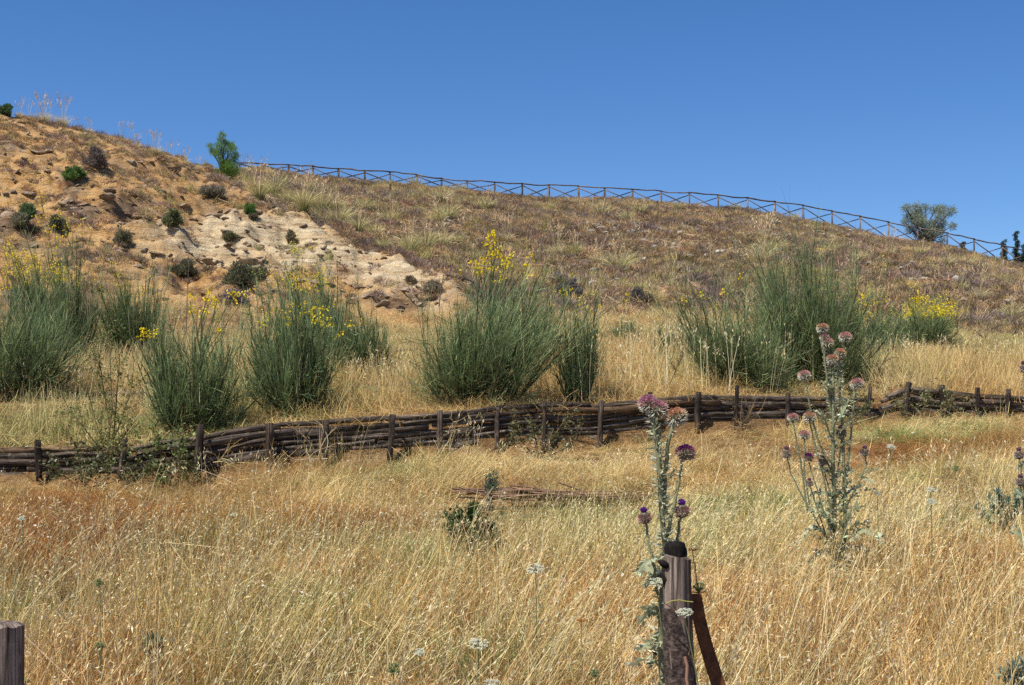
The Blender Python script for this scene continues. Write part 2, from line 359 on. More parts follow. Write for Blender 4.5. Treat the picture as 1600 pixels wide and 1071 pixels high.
# ------------------------------------------------------------------ scatter: instances on points, one object per kind of cover
def scatter(name, protos, pos, rot, scl, idx, tint, label=None):
    n = len(pos); me = bpy.data.meshes.new(name); me.vertices.add(n); me.vertices.foreach_set('co', np.asarray(pos, np.float32).ravel())
    a = me.attributes.new('rot', 'FLOAT_VECTOR', 'POINT'); a.data.foreach_set('vector', np.asarray(rot, np.float32).ravel())
    a = me.attributes.new('scl', 'FLOAT_VECTOR', 'POINT'); a.data.foreach_set('vector', np.asarray(scl, np.float32).ravel())
    a = me.attributes.new('pick', 'INT', 'POINT'); a.data.foreach_set('value', np.asarray(idx, np.int32))
    a = me.attributes.new('tint', 'FLOAT_COLOR', 'POINT'); a.data.foreach_set('color', np.hstack([tint, np.ones((n, 1))]).astype(np.float32).ravel())
    o = link(name, me, kind='stuff')
    ng = bpy.data.node_groups.new(name, 'GeometryNodeTree')
    ng.interface.new_socket('Geometry', in_out='INPUT', socket_type='NodeSocketGeometry'); ng.interface.new_socket('Geometry', in_out='OUTPUT', socket_type='NodeSocketGeometry')
    gi = ng.nodes.new('NodeGroupInput'); go = ng.nodes.new('NodeGroupOutput'); jn = ng.nodes.new('GeometryNodeJoinGeometry')
    def attr(nm, dt):
        x = ng.nodes.new('GeometryNodeInputNamedAttribute'); x.data_type = dt; x.inputs['Name'].default_value = nm; return x.outputs['Attribute']
    rotv, sclv, pk = attr('rot', 'FLOAT_VECTOR'), attr('scl', 'FLOAT_VECTOR'), attr('pick', 'INT')
    e2r = ng.nodes.new('FunctionNodeEulerToRotation'); ng.links.new(rotv, e2r.inputs[0])
    for k, pm in enumerate(protos):
        po = bpy.data.objects.new(name + '_piece', pm)      # never linked to the scene: only a source for the instances
        oi = ng.nodes.new('GeometryNodeObjectInfo'); oi.inputs['Object'].default_value = po
        cmp = ng.nodes.new('FunctionNodeCompare'); cmp.data_type = 'INT'; cmp.operation = 'EQUAL'
        ng.links.new(pk, cmp.inputs[2]); cmp.inputs[3].default_value = k
        ip_ = ng.nodes.new('GeometryNodeInstanceOnPoints')
        ng.links.new(gi.outputs[0], ip_.inputs['Points']); ng.links.new(cmp.outputs[0], ip_.inputs['Selection'])
        ng.links.new(oi.outputs['Geometry'], ip_.inputs['Instance']); ng.links.new(e2r.outputs[0], ip_.inputs['Rotation']); ng.links.new(sclv, ip_.inputs['Scale'])
        ng.links.new(ip_.outputs[0], jn.inputs[0])
    ng.links.new(jn.outputs[0], go.inputs[0])
    md = o.modifiers.new('scatter', 'NODES'); md.node_group = ng
    return o

# grass pieces ------------------------------------------------------
STRAW = (0.60, 0.475, 0.235); PALE = (0.68, 0.57, 0.33); RUSSET = (0.42, 0.235, 0.10); GREEN = (0.21, 0.26, 0.085)
def piece_stalks(n=26, h0=0.45, h1=0.9, w=0.003, rad=0.22, lean=0.25, bias=0.16, heads=True, col=STRAW, k=5):
    s = Soup(); r = np.sqrt(R.random(n)) * rad; a = R.random(n) * 2 * PI
    p0 = np.stack([r * np.cos(a), r * np.sin(a), np.full(n, -0.03)], 1)
    d = unit(np.stack([R.normal(size=n) * lean + bias, R.normal(size=n) * lean, np.ones(n)], 1)); L = R.uniform(h0, h1, n)
    gd = unit(np.stack([R.normal(size=n) + 0.5, R.normal(size=n), -0.4 * np.ones(n)], 1))
    pts = curve3(p0, d, L, R.uniform(0.02, 0.28, n), k, gd); c = jit(col, n)
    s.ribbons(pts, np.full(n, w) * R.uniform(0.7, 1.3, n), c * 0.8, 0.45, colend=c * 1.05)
    if heads:
        m = 2; t = R.uniform(0.74, 1.0, (n, m)); seg = (t * (k - 1)); i0 = np.minimum(seg.astype(int), k - 2); f = (seg - i0)[..., None]
        ar = np.arange(n)[:, None]; q = pts[ar, i0] * (1 - f) + pts[ar, i0 + 1] * f; q = q.reshape(-1, 3)
        q = q + R.normal(size=q.shape) * 0.012
        dd = unit(np.stack([R.normal(size=len(q)) * 0.5 + 0.2, R.normal(size=len(q)) * 0.5, R.uniform(-0.9, 0.9, len(q))], 1))
        s.leaves(q, dd, unit(R.normal(size=q.shape)), R.uniform(0.014, 0.026, len(q)), R.uniform(0.0025, 0.005, len(q)), jit(PALE, len(q), 0.15))
    return s.mesh('stalks', M_GRASS)
def piece_blades(n=80, h0=0.12, h1=0.4, w=0.004, rad=0.25, lean=0.55, col=STRAW, droop=0.6, k=4, bias=0.1, var=0.2):
    s = Soup(); r = np.sqrt(R.random(n)) * rad; a = R.random(n) * 2 * PI
    p0 = np.stack([r * np.cos(a), r * np.sin(a), np.full(n, -0.02)], 1)
    d = unit(np.stack([R.normal(size=n) * lean + bias, R.normal(size=n) * lean, np.ones(n)], 1)); L = R.uniform(h0, h1, n)
    gd = unit(np.stack([R.normal(size=n), R.normal(size=n), -0.5 - R.random(n)], 1))
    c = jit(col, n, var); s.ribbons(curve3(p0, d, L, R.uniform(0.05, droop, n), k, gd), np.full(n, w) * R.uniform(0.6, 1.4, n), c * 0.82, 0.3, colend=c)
    return s.mesh('blades', M_GRASS)
def piece_litter(n=60, rad=0.3, col=STRAW, w=0.004, hmax=0.22, l0=0.12, l1=0.4):
    s = Soup(); c0 = np.stack([R.normal(size=n) * rad * 0.6, R.normal(size=n) * rad * 0.6, R.random(n) * hmax], 1)
    d = unit(np.stack([R.normal(size=n), R.normal(size=n), R.normal(size=n) * 0.55], 1)); L = R.uniform(l0, l1, n)
    c = jit(col, n, 0.25); s.ribbons(curve3(c0 - d * L[:, None] / 2, d, L, R.uniform(0, .3, n), 3, unit(R.normal(size=(n, 3)))), np.full(n, w) * R.uniform(.5, 1.4, n), c, 0.5)
    return s.mesh('litter', M_GRASS)
def piece_bristle(n=60, rad=0.25, col=RUSSET, h=0.3):
    """fine brome: short stems ending in sprays"""
    s = Soup(); m = 4; r = np.sqrt(R.random(n)) * rad; a = R.random(n) * 2 * PI
    p0 = np.stack([r * np.cos(a), r * np.sin(a), np.zeros(n)], 1); d = unit(np.stack([R.normal(size=n) * .35, R.normal(size=n) * .35, np.ones(n)], 1))
    L = R.uniform(.5, 1, n) * h; c = jit(col, n, 0.25); pts = curve3(p0, d, L, R.uniform(0, .3, n), 3, unit(R.normal(size=(n, 3))))
    s.ribbons(pts, np.full(n, .003), c * 0.9, 0.5)
    tip = np.repeat(pts[:, -1], m, 0); dd = unit(np.repeat(d, m, 0) + R.normal(size=(n * m, 3)) * 0.6)
    s.leaves(tip, dd, unit(R.normal(size=(n * m, 3))), R.uniform(.02, .045, n * m), R.uniform(.002, .0035, n * m), np.repeat(c, m, 0) * R.uniform(.8, 1.3, (n * m, 1)))
    return s.mesh('bristle', M_GRASS)
def piece_oat(n=14, h0=0.5, h1=0.85):
    s = Soup(); k = 5; r = np.sqrt(R.random(n)) * .25; a = R.random(n) * 2 * PI
    p0 = np.stack([r * np.cos(a), r * np.sin(a), np.zeros(n)], 1); d = unit(np.stack([R.normal(size=n) * .2 + .15, R.normal(size=n) * .2, np.ones(n)], 1)); L = R.uniform(h0, h1, n)
    pts = curve3(p0, d, L, R.uniform(.05, .3, n), k, unit(np.stack([np.ones(n), R.normal(size=n), -.8 * np.ones(n)], 1))); c = jit(STRAW, n)
    s.ribbons(pts, np.full(n, .003), c, 0.5)
    m = 7; t = R.uniform(.68, 1, (n, m)) * (k - 1); i0 = np.minimum(t.astype(int), k - 2); f = (t - i0)[..., None]; ar = np.arange(n)[:, None]
    q = (pts[ar, i0] * (1 - f) + pts[ar, i0 + 1] * f).reshape(-1, 3); q2 = q + R.normal(size=q.shape) * np.array([.035, .035, .015]); q2[:, 2] -= .01
    s.ribbons(np.stack([q, q2], 1), np.full(len(q), .0016), PALE)
    dd = unit(np.stack([R.normal(size=len(q)) * .4, R.normal(size=len(q)) * .4, -np.ones(len(q))], 1))
    s.leaves(q2, dd, unit(R.normal(size=q.shape)), R.uniform(.018, .03, len(q)), R.uniform(.005, .009, len(q)), jit((0.86, 0.78, 0.58), len(q), .1))
    return s.mesh('oat', M_GRASS)

def field(density, y0, y1, umin=-140, umax=1740, jitter=None):
    """points on the ground between distances y0 and y1, even density per square metre"""
    A = (umax - umin) / FPX * (y1 ** 2 - y0 ** 2) / 2; n = int(A * density)
    Y = np.sqrt(R.uniform(y0 ** 2, y1 ** 2, n)); u = R.uniform(umin, umax, n); X = (u - UC) / FPX * Y
    return X, Y, u
def spot(x, y, u0, v0, w):
    """soft disc on the ground round the point seen at column u0, row v0"""
    g = hit(u0, v0, 6, 30); return np.exp(-(((x - g.x) / w) ** 2 + ((y - g.y) / (w * 1.3)) ** 2))

def meadow():
    protos = [piece_stalks(), piece_stalks(30, .35, .75, .0028, lean=.32, bias=.2), piece_stalks(22, .5, 1.0, .0034, lean=.18, bias=.1),
              piece_blades(90), piece_blades(80, .1, .33, .0045, lean=.8, col=PALE), piece_blades(90, .15, .42, .004, lean=.4, droop=.35),
              piece_litter(70), piece_litter(70, .35, PALE, .0035), piece_bristle(), piece_bristle(70, .28, (0.5, .3, .12), .36),
              piece_blades(70, .15, .42, .005, lean=.3, col=GREEN, droop=.35), piece_oat(), piece_oat(12, .4, .7),
              piece_bristle(80, .2, (.22, .12, .06), .42), piece_litter(60, .25, (.24, .13, .07), .0035, .3), piece_blades(60, .2, .5, .005, .12, .3, (.11, .16, .05), .4)]
    # ---- foreground, below the log fence
    X, Y, u = field(84, 5.0, 19.6); _, uu, Yf, Ym, _, _ = H0(X, Y)
    keep = Y < Yf - 0.3
    X, Y, uu, Yf = X[keep], Y[keep], uu[keep], Yf[keep]; n = len(X)
    nz = fbm(X * .45, Y * .45, 101, 4); n2 = fbm(X * .8, Y * .8, 131, 3); n3 = fbm(X * .33, Y * .33, 171, 3)
    rus = np.clip(nz * 3.4 + .12 + .9 * spot(X, Y, 500, 840, 1.3) + .9 * spot(X, Y, 100, 850, 1.6) + .7 * spot(X, Y, 200, 890, .8) + .5 * spot(X, Y, 560, 950, .8) + .5 * spot(X, Y, 1130, 740, 1.2) + .35 * spot(X, Y, 1450, 740, 1.2) + .3 * spot(X, Y, 280, 780, 1.2)
                  - .6 * spot(X, Y, 700, 960, 1.3) - .4 * spot(X, Y, 850, 830, 1.2), 0, 1)
    grn = np.clip(n2 * 3.2 - .28 + .7 * spot(X, Y, 880, 800, .8) + .5 * spot(X, Y, 1380, 870, 1.0) + .5 * spot(X, Y, 650, 880, 1.2) + .3 * spot(X, Y, 1300, 840, .8) + .35 * spot(X, Y, 1500, 700, 1.2), 0, 1)
    bare = np.clip(.9 * sstep(.1, .25, fbm(X * .6, Y * .6, 717, 3)) + 1.1 * spot(X, Y, 1120, 720, .9) + .9 * spot(X, Y, 960, 730, .7) + .8 * spot(X, Y, 790, 790, .5) + 0.7 * spot(X, Y, 1390, 745, .6) + n3 * 2.2 - .15, 0, 1)
    r = R.random(n); pick = np.zeros(n, int)
    pick = np.select([r < .34, r < .76, r < .87, r < .88], [R.integers(0, 3, n), R.integers(3, 6, n), R.integers(6, 8, n), R.integers(11, 13, n)], R.integers(8, 10, n))
    pick = np.where(R.random(n) < rus * .5, R.integers(8, 10, n), pick)
    pick = np.where(R.random(n) < grn * .45, 10, pick)
    dist = Yf - Y; hs = np.interp(Y, [5, 7.5, 10, 12.5, 16, 20], [.92, .85, .58, .42, .28, .2]) * (.62 + .38 * sstep(.1, 1.8, dist)) * (1 + .9 * (R.random(n) < .12) * (dist < 2)) * np.where((uu < 340) & (dist < 3.2), .6, 1.0)
    hs *= .45 + 1.15 * np.clip(fbm(X * 1.4, Y * 1.4, 201, 4) * 2.0 + .5, 0, 1)
    tb = hit(870, 800, 8, 16); hs *= np.where((Y > 11.6) & (Y < 13.6) & (uu > 690) & (uu < 1080), .25, 1.0)
    for (cu, cy) in ((738, 10.6), (1308, 9.1), (1570, 10.7)): hs *= 1 - .75 * np.exp(-(((X - (cu - UC) / FPX * cy) / .35) ** 2 + ((Y - cy) / .6) ** 2))
    hs *= np.where(bare > .5, .5, 1.0)
    stal = pick < 3; drop = (R.random(n) < bare * .45) | (stal & (R.random(n) < bare * .7))
    k = ~drop; X, Y, pick, hs, rus, grn, n2, nz, bare, n3 = [q[k] for q in (X, Y, pick, hs, rus, grn, n2, nz, bare, n3)]; n = len(X)
    dk = np.clip(fbm(X * 1.3, Y * 1.3, 222, 3) * 3 - .2 + .35 * (nz > .08) + .8 * spot(X, Y, 520, 830, .9) + .9 * spot(X, Y, 60, 830, 1.5) + .8 * spot(X, Y, 180, 880, .6) + .9 * spot(X, Y, 560, 955, .5) + .6 * spot(X, Y, 1180, 720, .9) + .6 * spot(X, Y, 1440, 720, .8), 0, 1); pick = np.where(R.random(n) < dk * .32, R.integers(13, 15, n), pick); pick = np.where(R.random(n) < .018 + .1 * (grn > .5), 15, pick)
    straw = np.array([1.17, 1.13, .97]); red = np.array([1.04, .80, .55]); gr = np.array([.76, .92, .70])
    tint = straw * (1 - rus[:, None]) + red * rus[:, None]; tint = tint * (1 - .8 * grn[:, None]) + gr * .8 * grn[:, None]
    tint = tint * (1 + R.normal(size=(n, 1)) * .2 + n3[:, None] * .35)
    pos = np.stack([X, Y, H(X, Y)], 1); rot = np.stack([R.normal(size=n) * .1 + fbm(X * .9, Y * .9, 611, 3) * .9, R.normal(size=n) * .1 + fbm(X * .9, Y * .9, 631, 3) * 1.3, R.normal(size=n) * .7], 1)
    sc = R.uniform(.8, 1.15, n); scl = np.stack([sc, sc, sc * hs], 1)
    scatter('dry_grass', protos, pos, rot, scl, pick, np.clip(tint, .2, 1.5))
    # ---- terrace behind the fence and up to the hill foot
    wide = [piece_stalks(30, .4, .85, .0055, lean=.14, bias=.03), piece_stalks(30, .5, 1.0, .005, lean=.12, bias=.04, rad=.3), piece_blades(70, .15, .45, .007, lean=.3, droop=.3),
            piece_blades(70, .12, .4, .007, lean=.5, col=PALE), piece_bristle(60, .28, (.5, .3, .13), .34), piece_litter(50, .35, STRAW, .006), piece_blades(60, .2, .5, .007, lean=.25, col=GREEN, droop=.3)]
    X, Y, u = field(36, 14.6, 35); _, uu, Yf, Ym, _, _ = H0(X, Y); nn = fbm(X * .3, Y * .3, 301) * 3
    left = uu < 760
    keep = (Y > Yf + .12) & (Y < Ym + np.where(left, -1.6, 1.5) + nn)
    X, Y, uu, Yf = X[keep], Y[keep], uu[keep], Yf[keep]; n = len(X)
    g2 = np.clip(fbm(X * .35, Y * .35, 331) * 3 + .0 + .35 * (uu > 1050) * (Y > 20), 0, 1); r2 = np.clip(fbm(X * .4, Y * .4, 341) * 3 + .1 + .5 * sstep(1.2, 0, Y - Yf), 0, 1)
    r = R.random(n); pick = np.select([r < .42, r < .72, r < .84], [R.integers(0, 2, n), R.integers(2, 4, n), np.full(n, 4)], np.full(n, 5)); pick = np.where(R.random(n) < g2 * .35, 6, pick)
    tint = np.array([1.08, 1.06, .98]) * (1 - r2[:, None] * .7) + np.array([1., .8, .58]) * r2[:, None] * .7
    tint = tint * (1 - .5 * g2[:, None]) + np.array([.75, .86, .62]) * .5 * g2[:, None]; tint *= 1 + R.normal(size=(n, 1)) * .1
    sc = R.uniform(.8, 1.2, n); hs = (.6 + .4 * sstep(.1, 1.5, Y - Yf)) * R.uniform(.38, .75, n) * np.interp(Y, [17, 22, 26, 31], [1, .85, .5, .38])
    for (ua, ub, yb) in ((215, 380, 16.5), (380, 535, 17.1), (640, 860, 17.5), (865, 950, 17.8), (-80, 150, 19.5), (1060, 1250, 19.1), (1170, 1380, 19.8), (-90, 240, 19.6), (930, 1035, 22.0), (540, 695, 19.8), (430, 620, 24.3), (150, 265, 25.6), (1380, 1500, 26.2), (610, 660, 24.0)):
        hs = hs * np.where((uu > ua) & (uu < ub) & (Y > yb - 2.2) & (Y < yb + .1), .55 if yb not in (19.6, 22.0, 19.8) else .3, 1.0)
    hs = hs * (.7 + .6 * np.clip(fbm(X * .8, Y * .8, 371) * 1.5 + .5, 0, 1))
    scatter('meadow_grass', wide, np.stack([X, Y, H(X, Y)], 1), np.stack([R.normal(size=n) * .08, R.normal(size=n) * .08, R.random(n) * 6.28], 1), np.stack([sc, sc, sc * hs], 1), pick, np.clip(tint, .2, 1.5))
meadow()

# ------------------------------------------------------------------ hillside cover
def piece_mat(n=200, rad=.3, h=.16, col=(0.17, 0.13, .115), w=.016):
    s = Soup(); a = R.random(n) * 2 * PI; e = np.arccos(R.uniform(.05, 1, n)); d = np.stack([np.sin(e) * np.cos(a), np.sin(e) * np.sin(a), np.cos(e)], 1)
    p = d * np.array([rad, rad, h]) * R.uniform(.55, .95, (n, 1)); q = d * np.array([rad, rad, h]) * R.uniform(1.0, 1.25, (n, 1)) + R.normal(size=(n, 3)) * .03
    p[:, 2] -= .03; s.ribbons(np.stack([p, q], 1), np.full(n, w) * R.uniform(.6, 1.4, n), jit(col, n, .3, .08), .4); return s.mesh('cushion', M_GRASS)
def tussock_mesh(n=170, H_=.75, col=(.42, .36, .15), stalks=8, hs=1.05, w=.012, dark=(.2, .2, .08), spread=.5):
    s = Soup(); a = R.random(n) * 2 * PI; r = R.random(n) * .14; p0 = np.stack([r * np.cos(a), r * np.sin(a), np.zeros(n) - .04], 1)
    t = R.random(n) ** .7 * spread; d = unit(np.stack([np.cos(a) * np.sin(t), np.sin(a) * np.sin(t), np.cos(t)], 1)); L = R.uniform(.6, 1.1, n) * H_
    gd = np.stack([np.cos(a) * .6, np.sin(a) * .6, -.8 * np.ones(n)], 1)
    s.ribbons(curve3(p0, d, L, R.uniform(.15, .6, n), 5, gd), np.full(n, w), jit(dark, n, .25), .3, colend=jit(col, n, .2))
    if stalks:
        m = stalks; a = R.random(m) * 2 * PI; p0 = np.zeros((m, 3)); d = unit(np.stack([np.cos(a) * .16 + .03, np.sin(a) * .16, np.ones(m)], 1)); L = R.uniform(.7, 1.1, m) * hs
        pts = curve3(p0, d, L, R.uniform(.02, .15, m), 6, np.stack([np.cos(a), np.sin(a), -.3 * np.ones(m)], 1)); s.ribbons(pts, np.full(m, w * .9), jit((.6, .46, .25), m), .6)
        q = np.repeat(pts[:, -1], 9, 0) + (np.repeat(pts[:, -2] - pts[:, -1], 9, 0)) * R.random((m * 9, 1)) * 1.1 + R.normal(size=(m * 9, 3)) * .03
        s.leaves(q, unit(np.repeat(pts[:, -1] - pts[:, -2], 9, 0) + R.normal(size=q.shape) * .08), unit(R.normal(size=q.shape)), np.full(len(q), .12), np.full(len(q), .022), jit((.58, .42, .26), len(q)))
    return s.mesh('tussock', M_GRASS)
def hill_cover():
    mats = [piece_mat(col=(.23, .17, .12)), piece_mat(160, .22, .12, (.30, .215, .14)), piece_mat(200, .34, .18, (.24, .185, .155)), piece_mat(150, .3, .15, (.26, .225, .11)), piece_mat(130, .25, .14, (.42, .31, .18)),
            piece_blades(50, .15, .45, .012, rad=.2, lean=.4, col=(.52, .4, .2), droop=.5), piece_blades(60, .2, .5, .012, rad=.16, lean=.4, col=(.34, .31, .13), droop=.5), piece_litter(40, .3, (.45, .32, .19), .014, .15, .15, .4)]
    X, Y, u = field(12.0, 30, 92, -120, 1720); z, uu, Yf, Ym, Yl, Yc, sc, hill = regions(X, Y)
    dens = fbm(X * .5, Y * .5, 401, 4) * 2 + .5; pr = np.where(sc > .5, np.clip(dens * 1.9 - .55 + .95 * sstep(-7, 0, Y - Yl) * (uu < 420) - .6 * ((uu > 300) & (Y > 36)), .03, .8), np.clip(dens * .6 + .62, 0, 1)) * (Y > Ym - .3) * (Y < Yc + 2.5)
    k = R.random(len(X)) < pr; X, Y, uu, sc, Yc, Yl = X[k], Y[k], uu[k], sc[k], Yc[k], Yl[k]; n = len(X)
    purple = fbm(X * .35, Y * .35, 421); oli = fbm(X * .3, Y * .3, 441) + .12 * sstep(900, 500, uu) * (1 - sc); r = R.random(n)
    pick = np.select([r < .2, r < .42, r < .56, r < .66, r < .80, r < .9], [0, 1, 2, 3, 4, 7], 5)
    pick = np.where((oli > .14) & (R.random(n) < .3), 6, pick); pick = np.where((purple > .16) & (R.random(n) < .3), 2, pick); pick = np.where((sc > .5) & (pick == 5), 4, pick)
    lipz = (np.abs(Y - Yl - .6) < 1.3) & (uu > 330) & (uu < 780); pick = np.where(lipz, np.where(R.random(n) < .6, 2, 0), pick)
    s = R.uniform(.6, 1.35, n) * np.where(sc > .5, .62, .85); tint = np.ones((n, 3)) * (1.12 + R.normal(size=(n, 1)) * .16 + fbm(X * .6, Y * .6, 461)[:, None] * .7) * (1 + R.normal(size=(n, 3)) * .05)
    tint *= np.where((purple > .1)[:, None], np.array([1.05, .98, .93]), np.array([1.12, 1.02, .88]))
    scatter('hillside_scrub', mats, np.stack([X, Y, H(X, Y)], 1), np.stack([R.normal(size=n) * .15, R.normal(size=n) * .15, R.random(n) * 6.28], 1), np.stack([s, s, s * R.uniform(.7, 1.4, n)], 1), pick, np.clip(tint, .3, 1.8))
hill_cover()

def rock_mesh(name, mat, seed, sub=2, flat=.6):
    import bmesh
    bm = bmesh.new(); bmesh.ops.create_icosphere(bm, subdivisions=sub, radius=1.0)
    rr = random.Random(seed); pl = [(Vector((rr.gauss(0, 1), rr.gauss(0, 1), rr.gauss(0, 1))).normalized(), rr.uniform(.45, .85)) for _ in range(9)]
    for v in bm.verts:
        for nrm, dd in pl:
            e = v.co.dot(nrm) - dd
            if e > 0: v.co -= nrm * e
        v.co *= 1 + rr.uniform(-.06, .06); v.co.z *= flat
    me = bpy.data.meshes.new(name); bm.to_mesh(me); bm.free(); me.materials.append(mat); return me
WROCKS = [rock_mesh('limestone', M_ROCK, i, 2, .6) for i in range(4)]; BROCKS = [rock_mesh('rock', M_BROCK, 20 + i, 2, .55) for i in range(5)]
def rubble():
    # brown rubble on the eroded face
    X, Y, u = field(9, 30, 56, -120, 800); z, uu, Yf, Ym, Yl, Yc, sc, hill = regions(X, Y)
    k = (sc > .5) & (R.random(len(X)) < np.clip(fbm(X * .4, Y * .4, 501) * 4 + .45, .05, 1)); X, Y = X[k], Y[k]; n = len(X); s = R.uniform(.03, .14, n) * (1 + (R.random(n) < .04) * 1.5)
    scatter('rubble', BROCKS, np.stack([X, Y, H(X, Y)], 1), R.normal(size=(n, 3)) * np.array([.3, .3, 3]), np.stack([s * R.uniform(.8, 1.8, n), s, s * .8], 1), R.integers(0, 5, n), np.ones((n, 3)))
    X, Y, u = field(9, 30, 56, -120, 800); row = VH - FPX * H(X, Y) / Y; w = np.zeros(len(X))
    for (cu, cv, wu, wv) in ((115, 330, 50, 10), (250, 333, 50, 8), (330, 336, 70, 9), (405, 334, 30, 9), (50, 238, 60, 7), (25, 302, 40, 8), (230, 405, 50, 12), (215, 262, 25, 8), (180, 300, 30, 7), (470, 440, 50, 12), (330, 400, 70, 10), (620, 465, 60, 12), (150, 235, 40, 6)):
        w = np.maximum(w, np.exp(-((u - cu) / wu) ** 2 - ((row - cv) / wv) ** 2))
    k = R.random(len(X)) < w * .45; X, Y = X[k], Y[k]; n = len(X); s = R.uniform(.06, .22, n)
    scatter('rock_ledges', BROCKS, np.stack([X, Y, H(X, Y) + .02], 1), R.normal(size=(n, 3)) * np.array([.2, .2, .5]), np.stack([s * R.uniform(1, 2.2, n), s, s * .9], 1), R.integers(0, 5, n), np.ones((n, 3)))
    # white stones on the slope, gathered in outcrops
    X, Y, u = field(3.2, 36, 84, 640, 1700); w = np.zeros(len(X))
    for (cu, cv, wu, wv) in ((960, 360, 60, 14), (1030, 372, 50, 14), (905, 362, 30, 8), (1150, 392, 50, 10), (1185, 398, 40, 9), (1060, 382, 60, 12), (1100, 405, 90, 8), (1390, 418, 40, 9), (1420, 438, 50, 8), (1300, 370, 50, 8), (1215, 372, 50, 9), (720, 353, 40, 6), (1490, 440, 60, 12), (880, 470, 40, 6), (1560, 470, 50, 10), (990, 440, 60, 10)):
        row = VH - FPX * H(X, Y) / Y; w = np.maximum(w, np.exp(-((u - cu) / wu) ** 2 - ((row - cv) / wv) ** 2))
    k = R.random(len(X)) < w * .45 + .003; X, Y = X[k], Y[k]; n = len(X); s = R.uniform(.05, .17, n)
    scatter('stone_scatter', WROCKS, np.stack([X, Y, H(X, Y) + .1], 1), R.normal(size=(n, 3)) * np.array([.25, .25, 3]), np.stack([s * R.uniform(1, 1.8, n), s, s * .8], 1), R.integers(0, 4, n), np.ones((n, 3)))
rubble()

# ------------------------------------------------------------------ individual rocks
def place_rock(u, v, sx, sz, label, mesh, k, group):
    sx *= .8; sz *= .8
    g = hit(u, v, 30, 92); o = link('rock', mesh, loc=g); s = sx / FPX * g.y / 2
    o.scale = (s, s * .8, sz / FPX * g.y / 2 / .55); o.rotation_euler = (0.1, 0.1 * (k % 3), k * 1.3); o.rotation_euler[2] = (k % 2) * PI + .2 * (k % 3); tag(o, label, 'rock', group); return o
for k, (u, v, sx, sz, lab) in enumerate([
        (120, 328, 34, 12, 'broad brown rock slab at the upper left of the bare orange bank'), (205, 262, 22, 14, 'pale rock with a dark hollow below it near the top of the bank'),
        (100, 322, 26, 10, 'brown rock lying just above the broadest slab on the bank'), (215, 338, 24, 13, 'grey brown boulder in the middle of the orange bank'),
        (240, 334, 22, 12, 'rounded boulder right beside the grey brown one on the bank'), (18, 303, 20, 9, 'flat rock at the far left edge of the bank'),
        (300, 345, 24, 10, 'brown ledge stone above the cream coloured marl'), (340, 338, 22, 9, 'ledge stone right of the brown one above the cream marl'),
        (60, 240, 40, 8, 'long dark ledge rock below the left crest'), (165, 328, 20, 8, 'small brown rock between the slab and the boulders')]):
    place_rock(u, v, sx, sz, lab, BROCKS[k % 5], k, 'rocks on the bare bank')
for k, (u, v, sx, sz, lab) in enumerate([
        (945, 368, 16, 9, 'white limestone block at the left of the rock outcrop on the slope'), (985, 362, 18, 8, 'white limestone block at the top of the outcrop'),
        (1020, 381, 22, 9, 'widest pale limestone block at the foot of the outcrop'), (1042, 376, 14, 8, 'pale stone at the right of the outcrop'),
        (893, 364, 11, 8, 'single white stone left of the outcrop'), (1158, 390, 16, 9, 'white stone right of the outcrop above the tallest broom'),
        (1401, 437, 24, 7, 'long flat white stone on the right slope'), (1418, 440, 14, 6, 'small white stone touching the long flat one on the right slope'),
        (1398, 415, 12, 6, 'white stone above the long flat one on the right slope'), (630, 331, 16, 6, 'pale stone among purple scrub left of centre'),
        (720, 352, 28, 6, 'flat pale stone just left above the flowering broom top'), (1040, 397, 12, 7, 'small white stone below the outcrop')]):
    place_rock(u, v, sx, sz, lab, WROCKS[k % 4], k, 'white stones on the slope')

# ------------------------------------------------------------------ round timber
def timber_mesh(name, pts, rads, mat, sides=8, rough=.1, seed=0, cap=True, flatcut=0.0):
    """closed round timber through pts; 'along' holds across,across,length for the grain"""
    rr = np.random.default_rng(seed); pts = np.asarray(pts, float); k = len(pts); rads = np.asarray(rads, float)
    tan = unit(np.gradient(pts, axis=0)); ax = unit(pts[-1] - pts[0]); ref = np.array([1., 0, 0]) if abs(ax[2]) > .8 else np.array([0, 0, 1.])
    a = unit(np.cross(tan, ref)); b = np.cross(tan, a); th = np.arange(sides) / sides * 2 * PI
    prof = 1 + rr.normal(size=sides) * rough; rad = rads[:, None] * prof[None] * (1 + rr.normal(size=(k, sides)) * rough * .5)
    V = pts[:, None] + rad[..., None] * (a[:, None] * np.cos(th)[None, :, None] + b[:, None] * np.sin(th)[None, :, None])
    ln = np.concatenate([[0], np.cumsum(np.linalg.norm(np.diff(pts, axis=0), axis=1))])
    al = np.stack([np.broadcast_to(np.cos(th)[None] * rads[:, None], rad.shape), np.broadcast_to(np.sin(th)[None] * rads[:, None], rad.shape), np.broadcast_to(ln[:, None], rad.shape)], -1)
    faces = []
    for i in range(k - 1):
        for j in range(sides):
            j2 = (j + 1) % sides; faces.append((i * sides + j, i * sides + j2, (i + 1) * sides + j2, (i + 1) * sides + j))
    faces.append(tuple(range(sides - 1, -1, -1))); faces.append(tuple((k - 1) * sides + j for j in range(sides)))
    me = bpy.data.meshes.new(name); me.from_pydata(V.reshape(-1, 3).tolist(), [], faces)
    at = me.attributes.new('along', 'FLOAT_VECTOR', 'POINT'); at.data.foreach_set('vector', al.astype(np.float32).ravel())
    me.polygons.foreach_set('use_smooth', np.array([len(f) == 4 for f in faces])); me.materials.append(mat); me.update(); return me
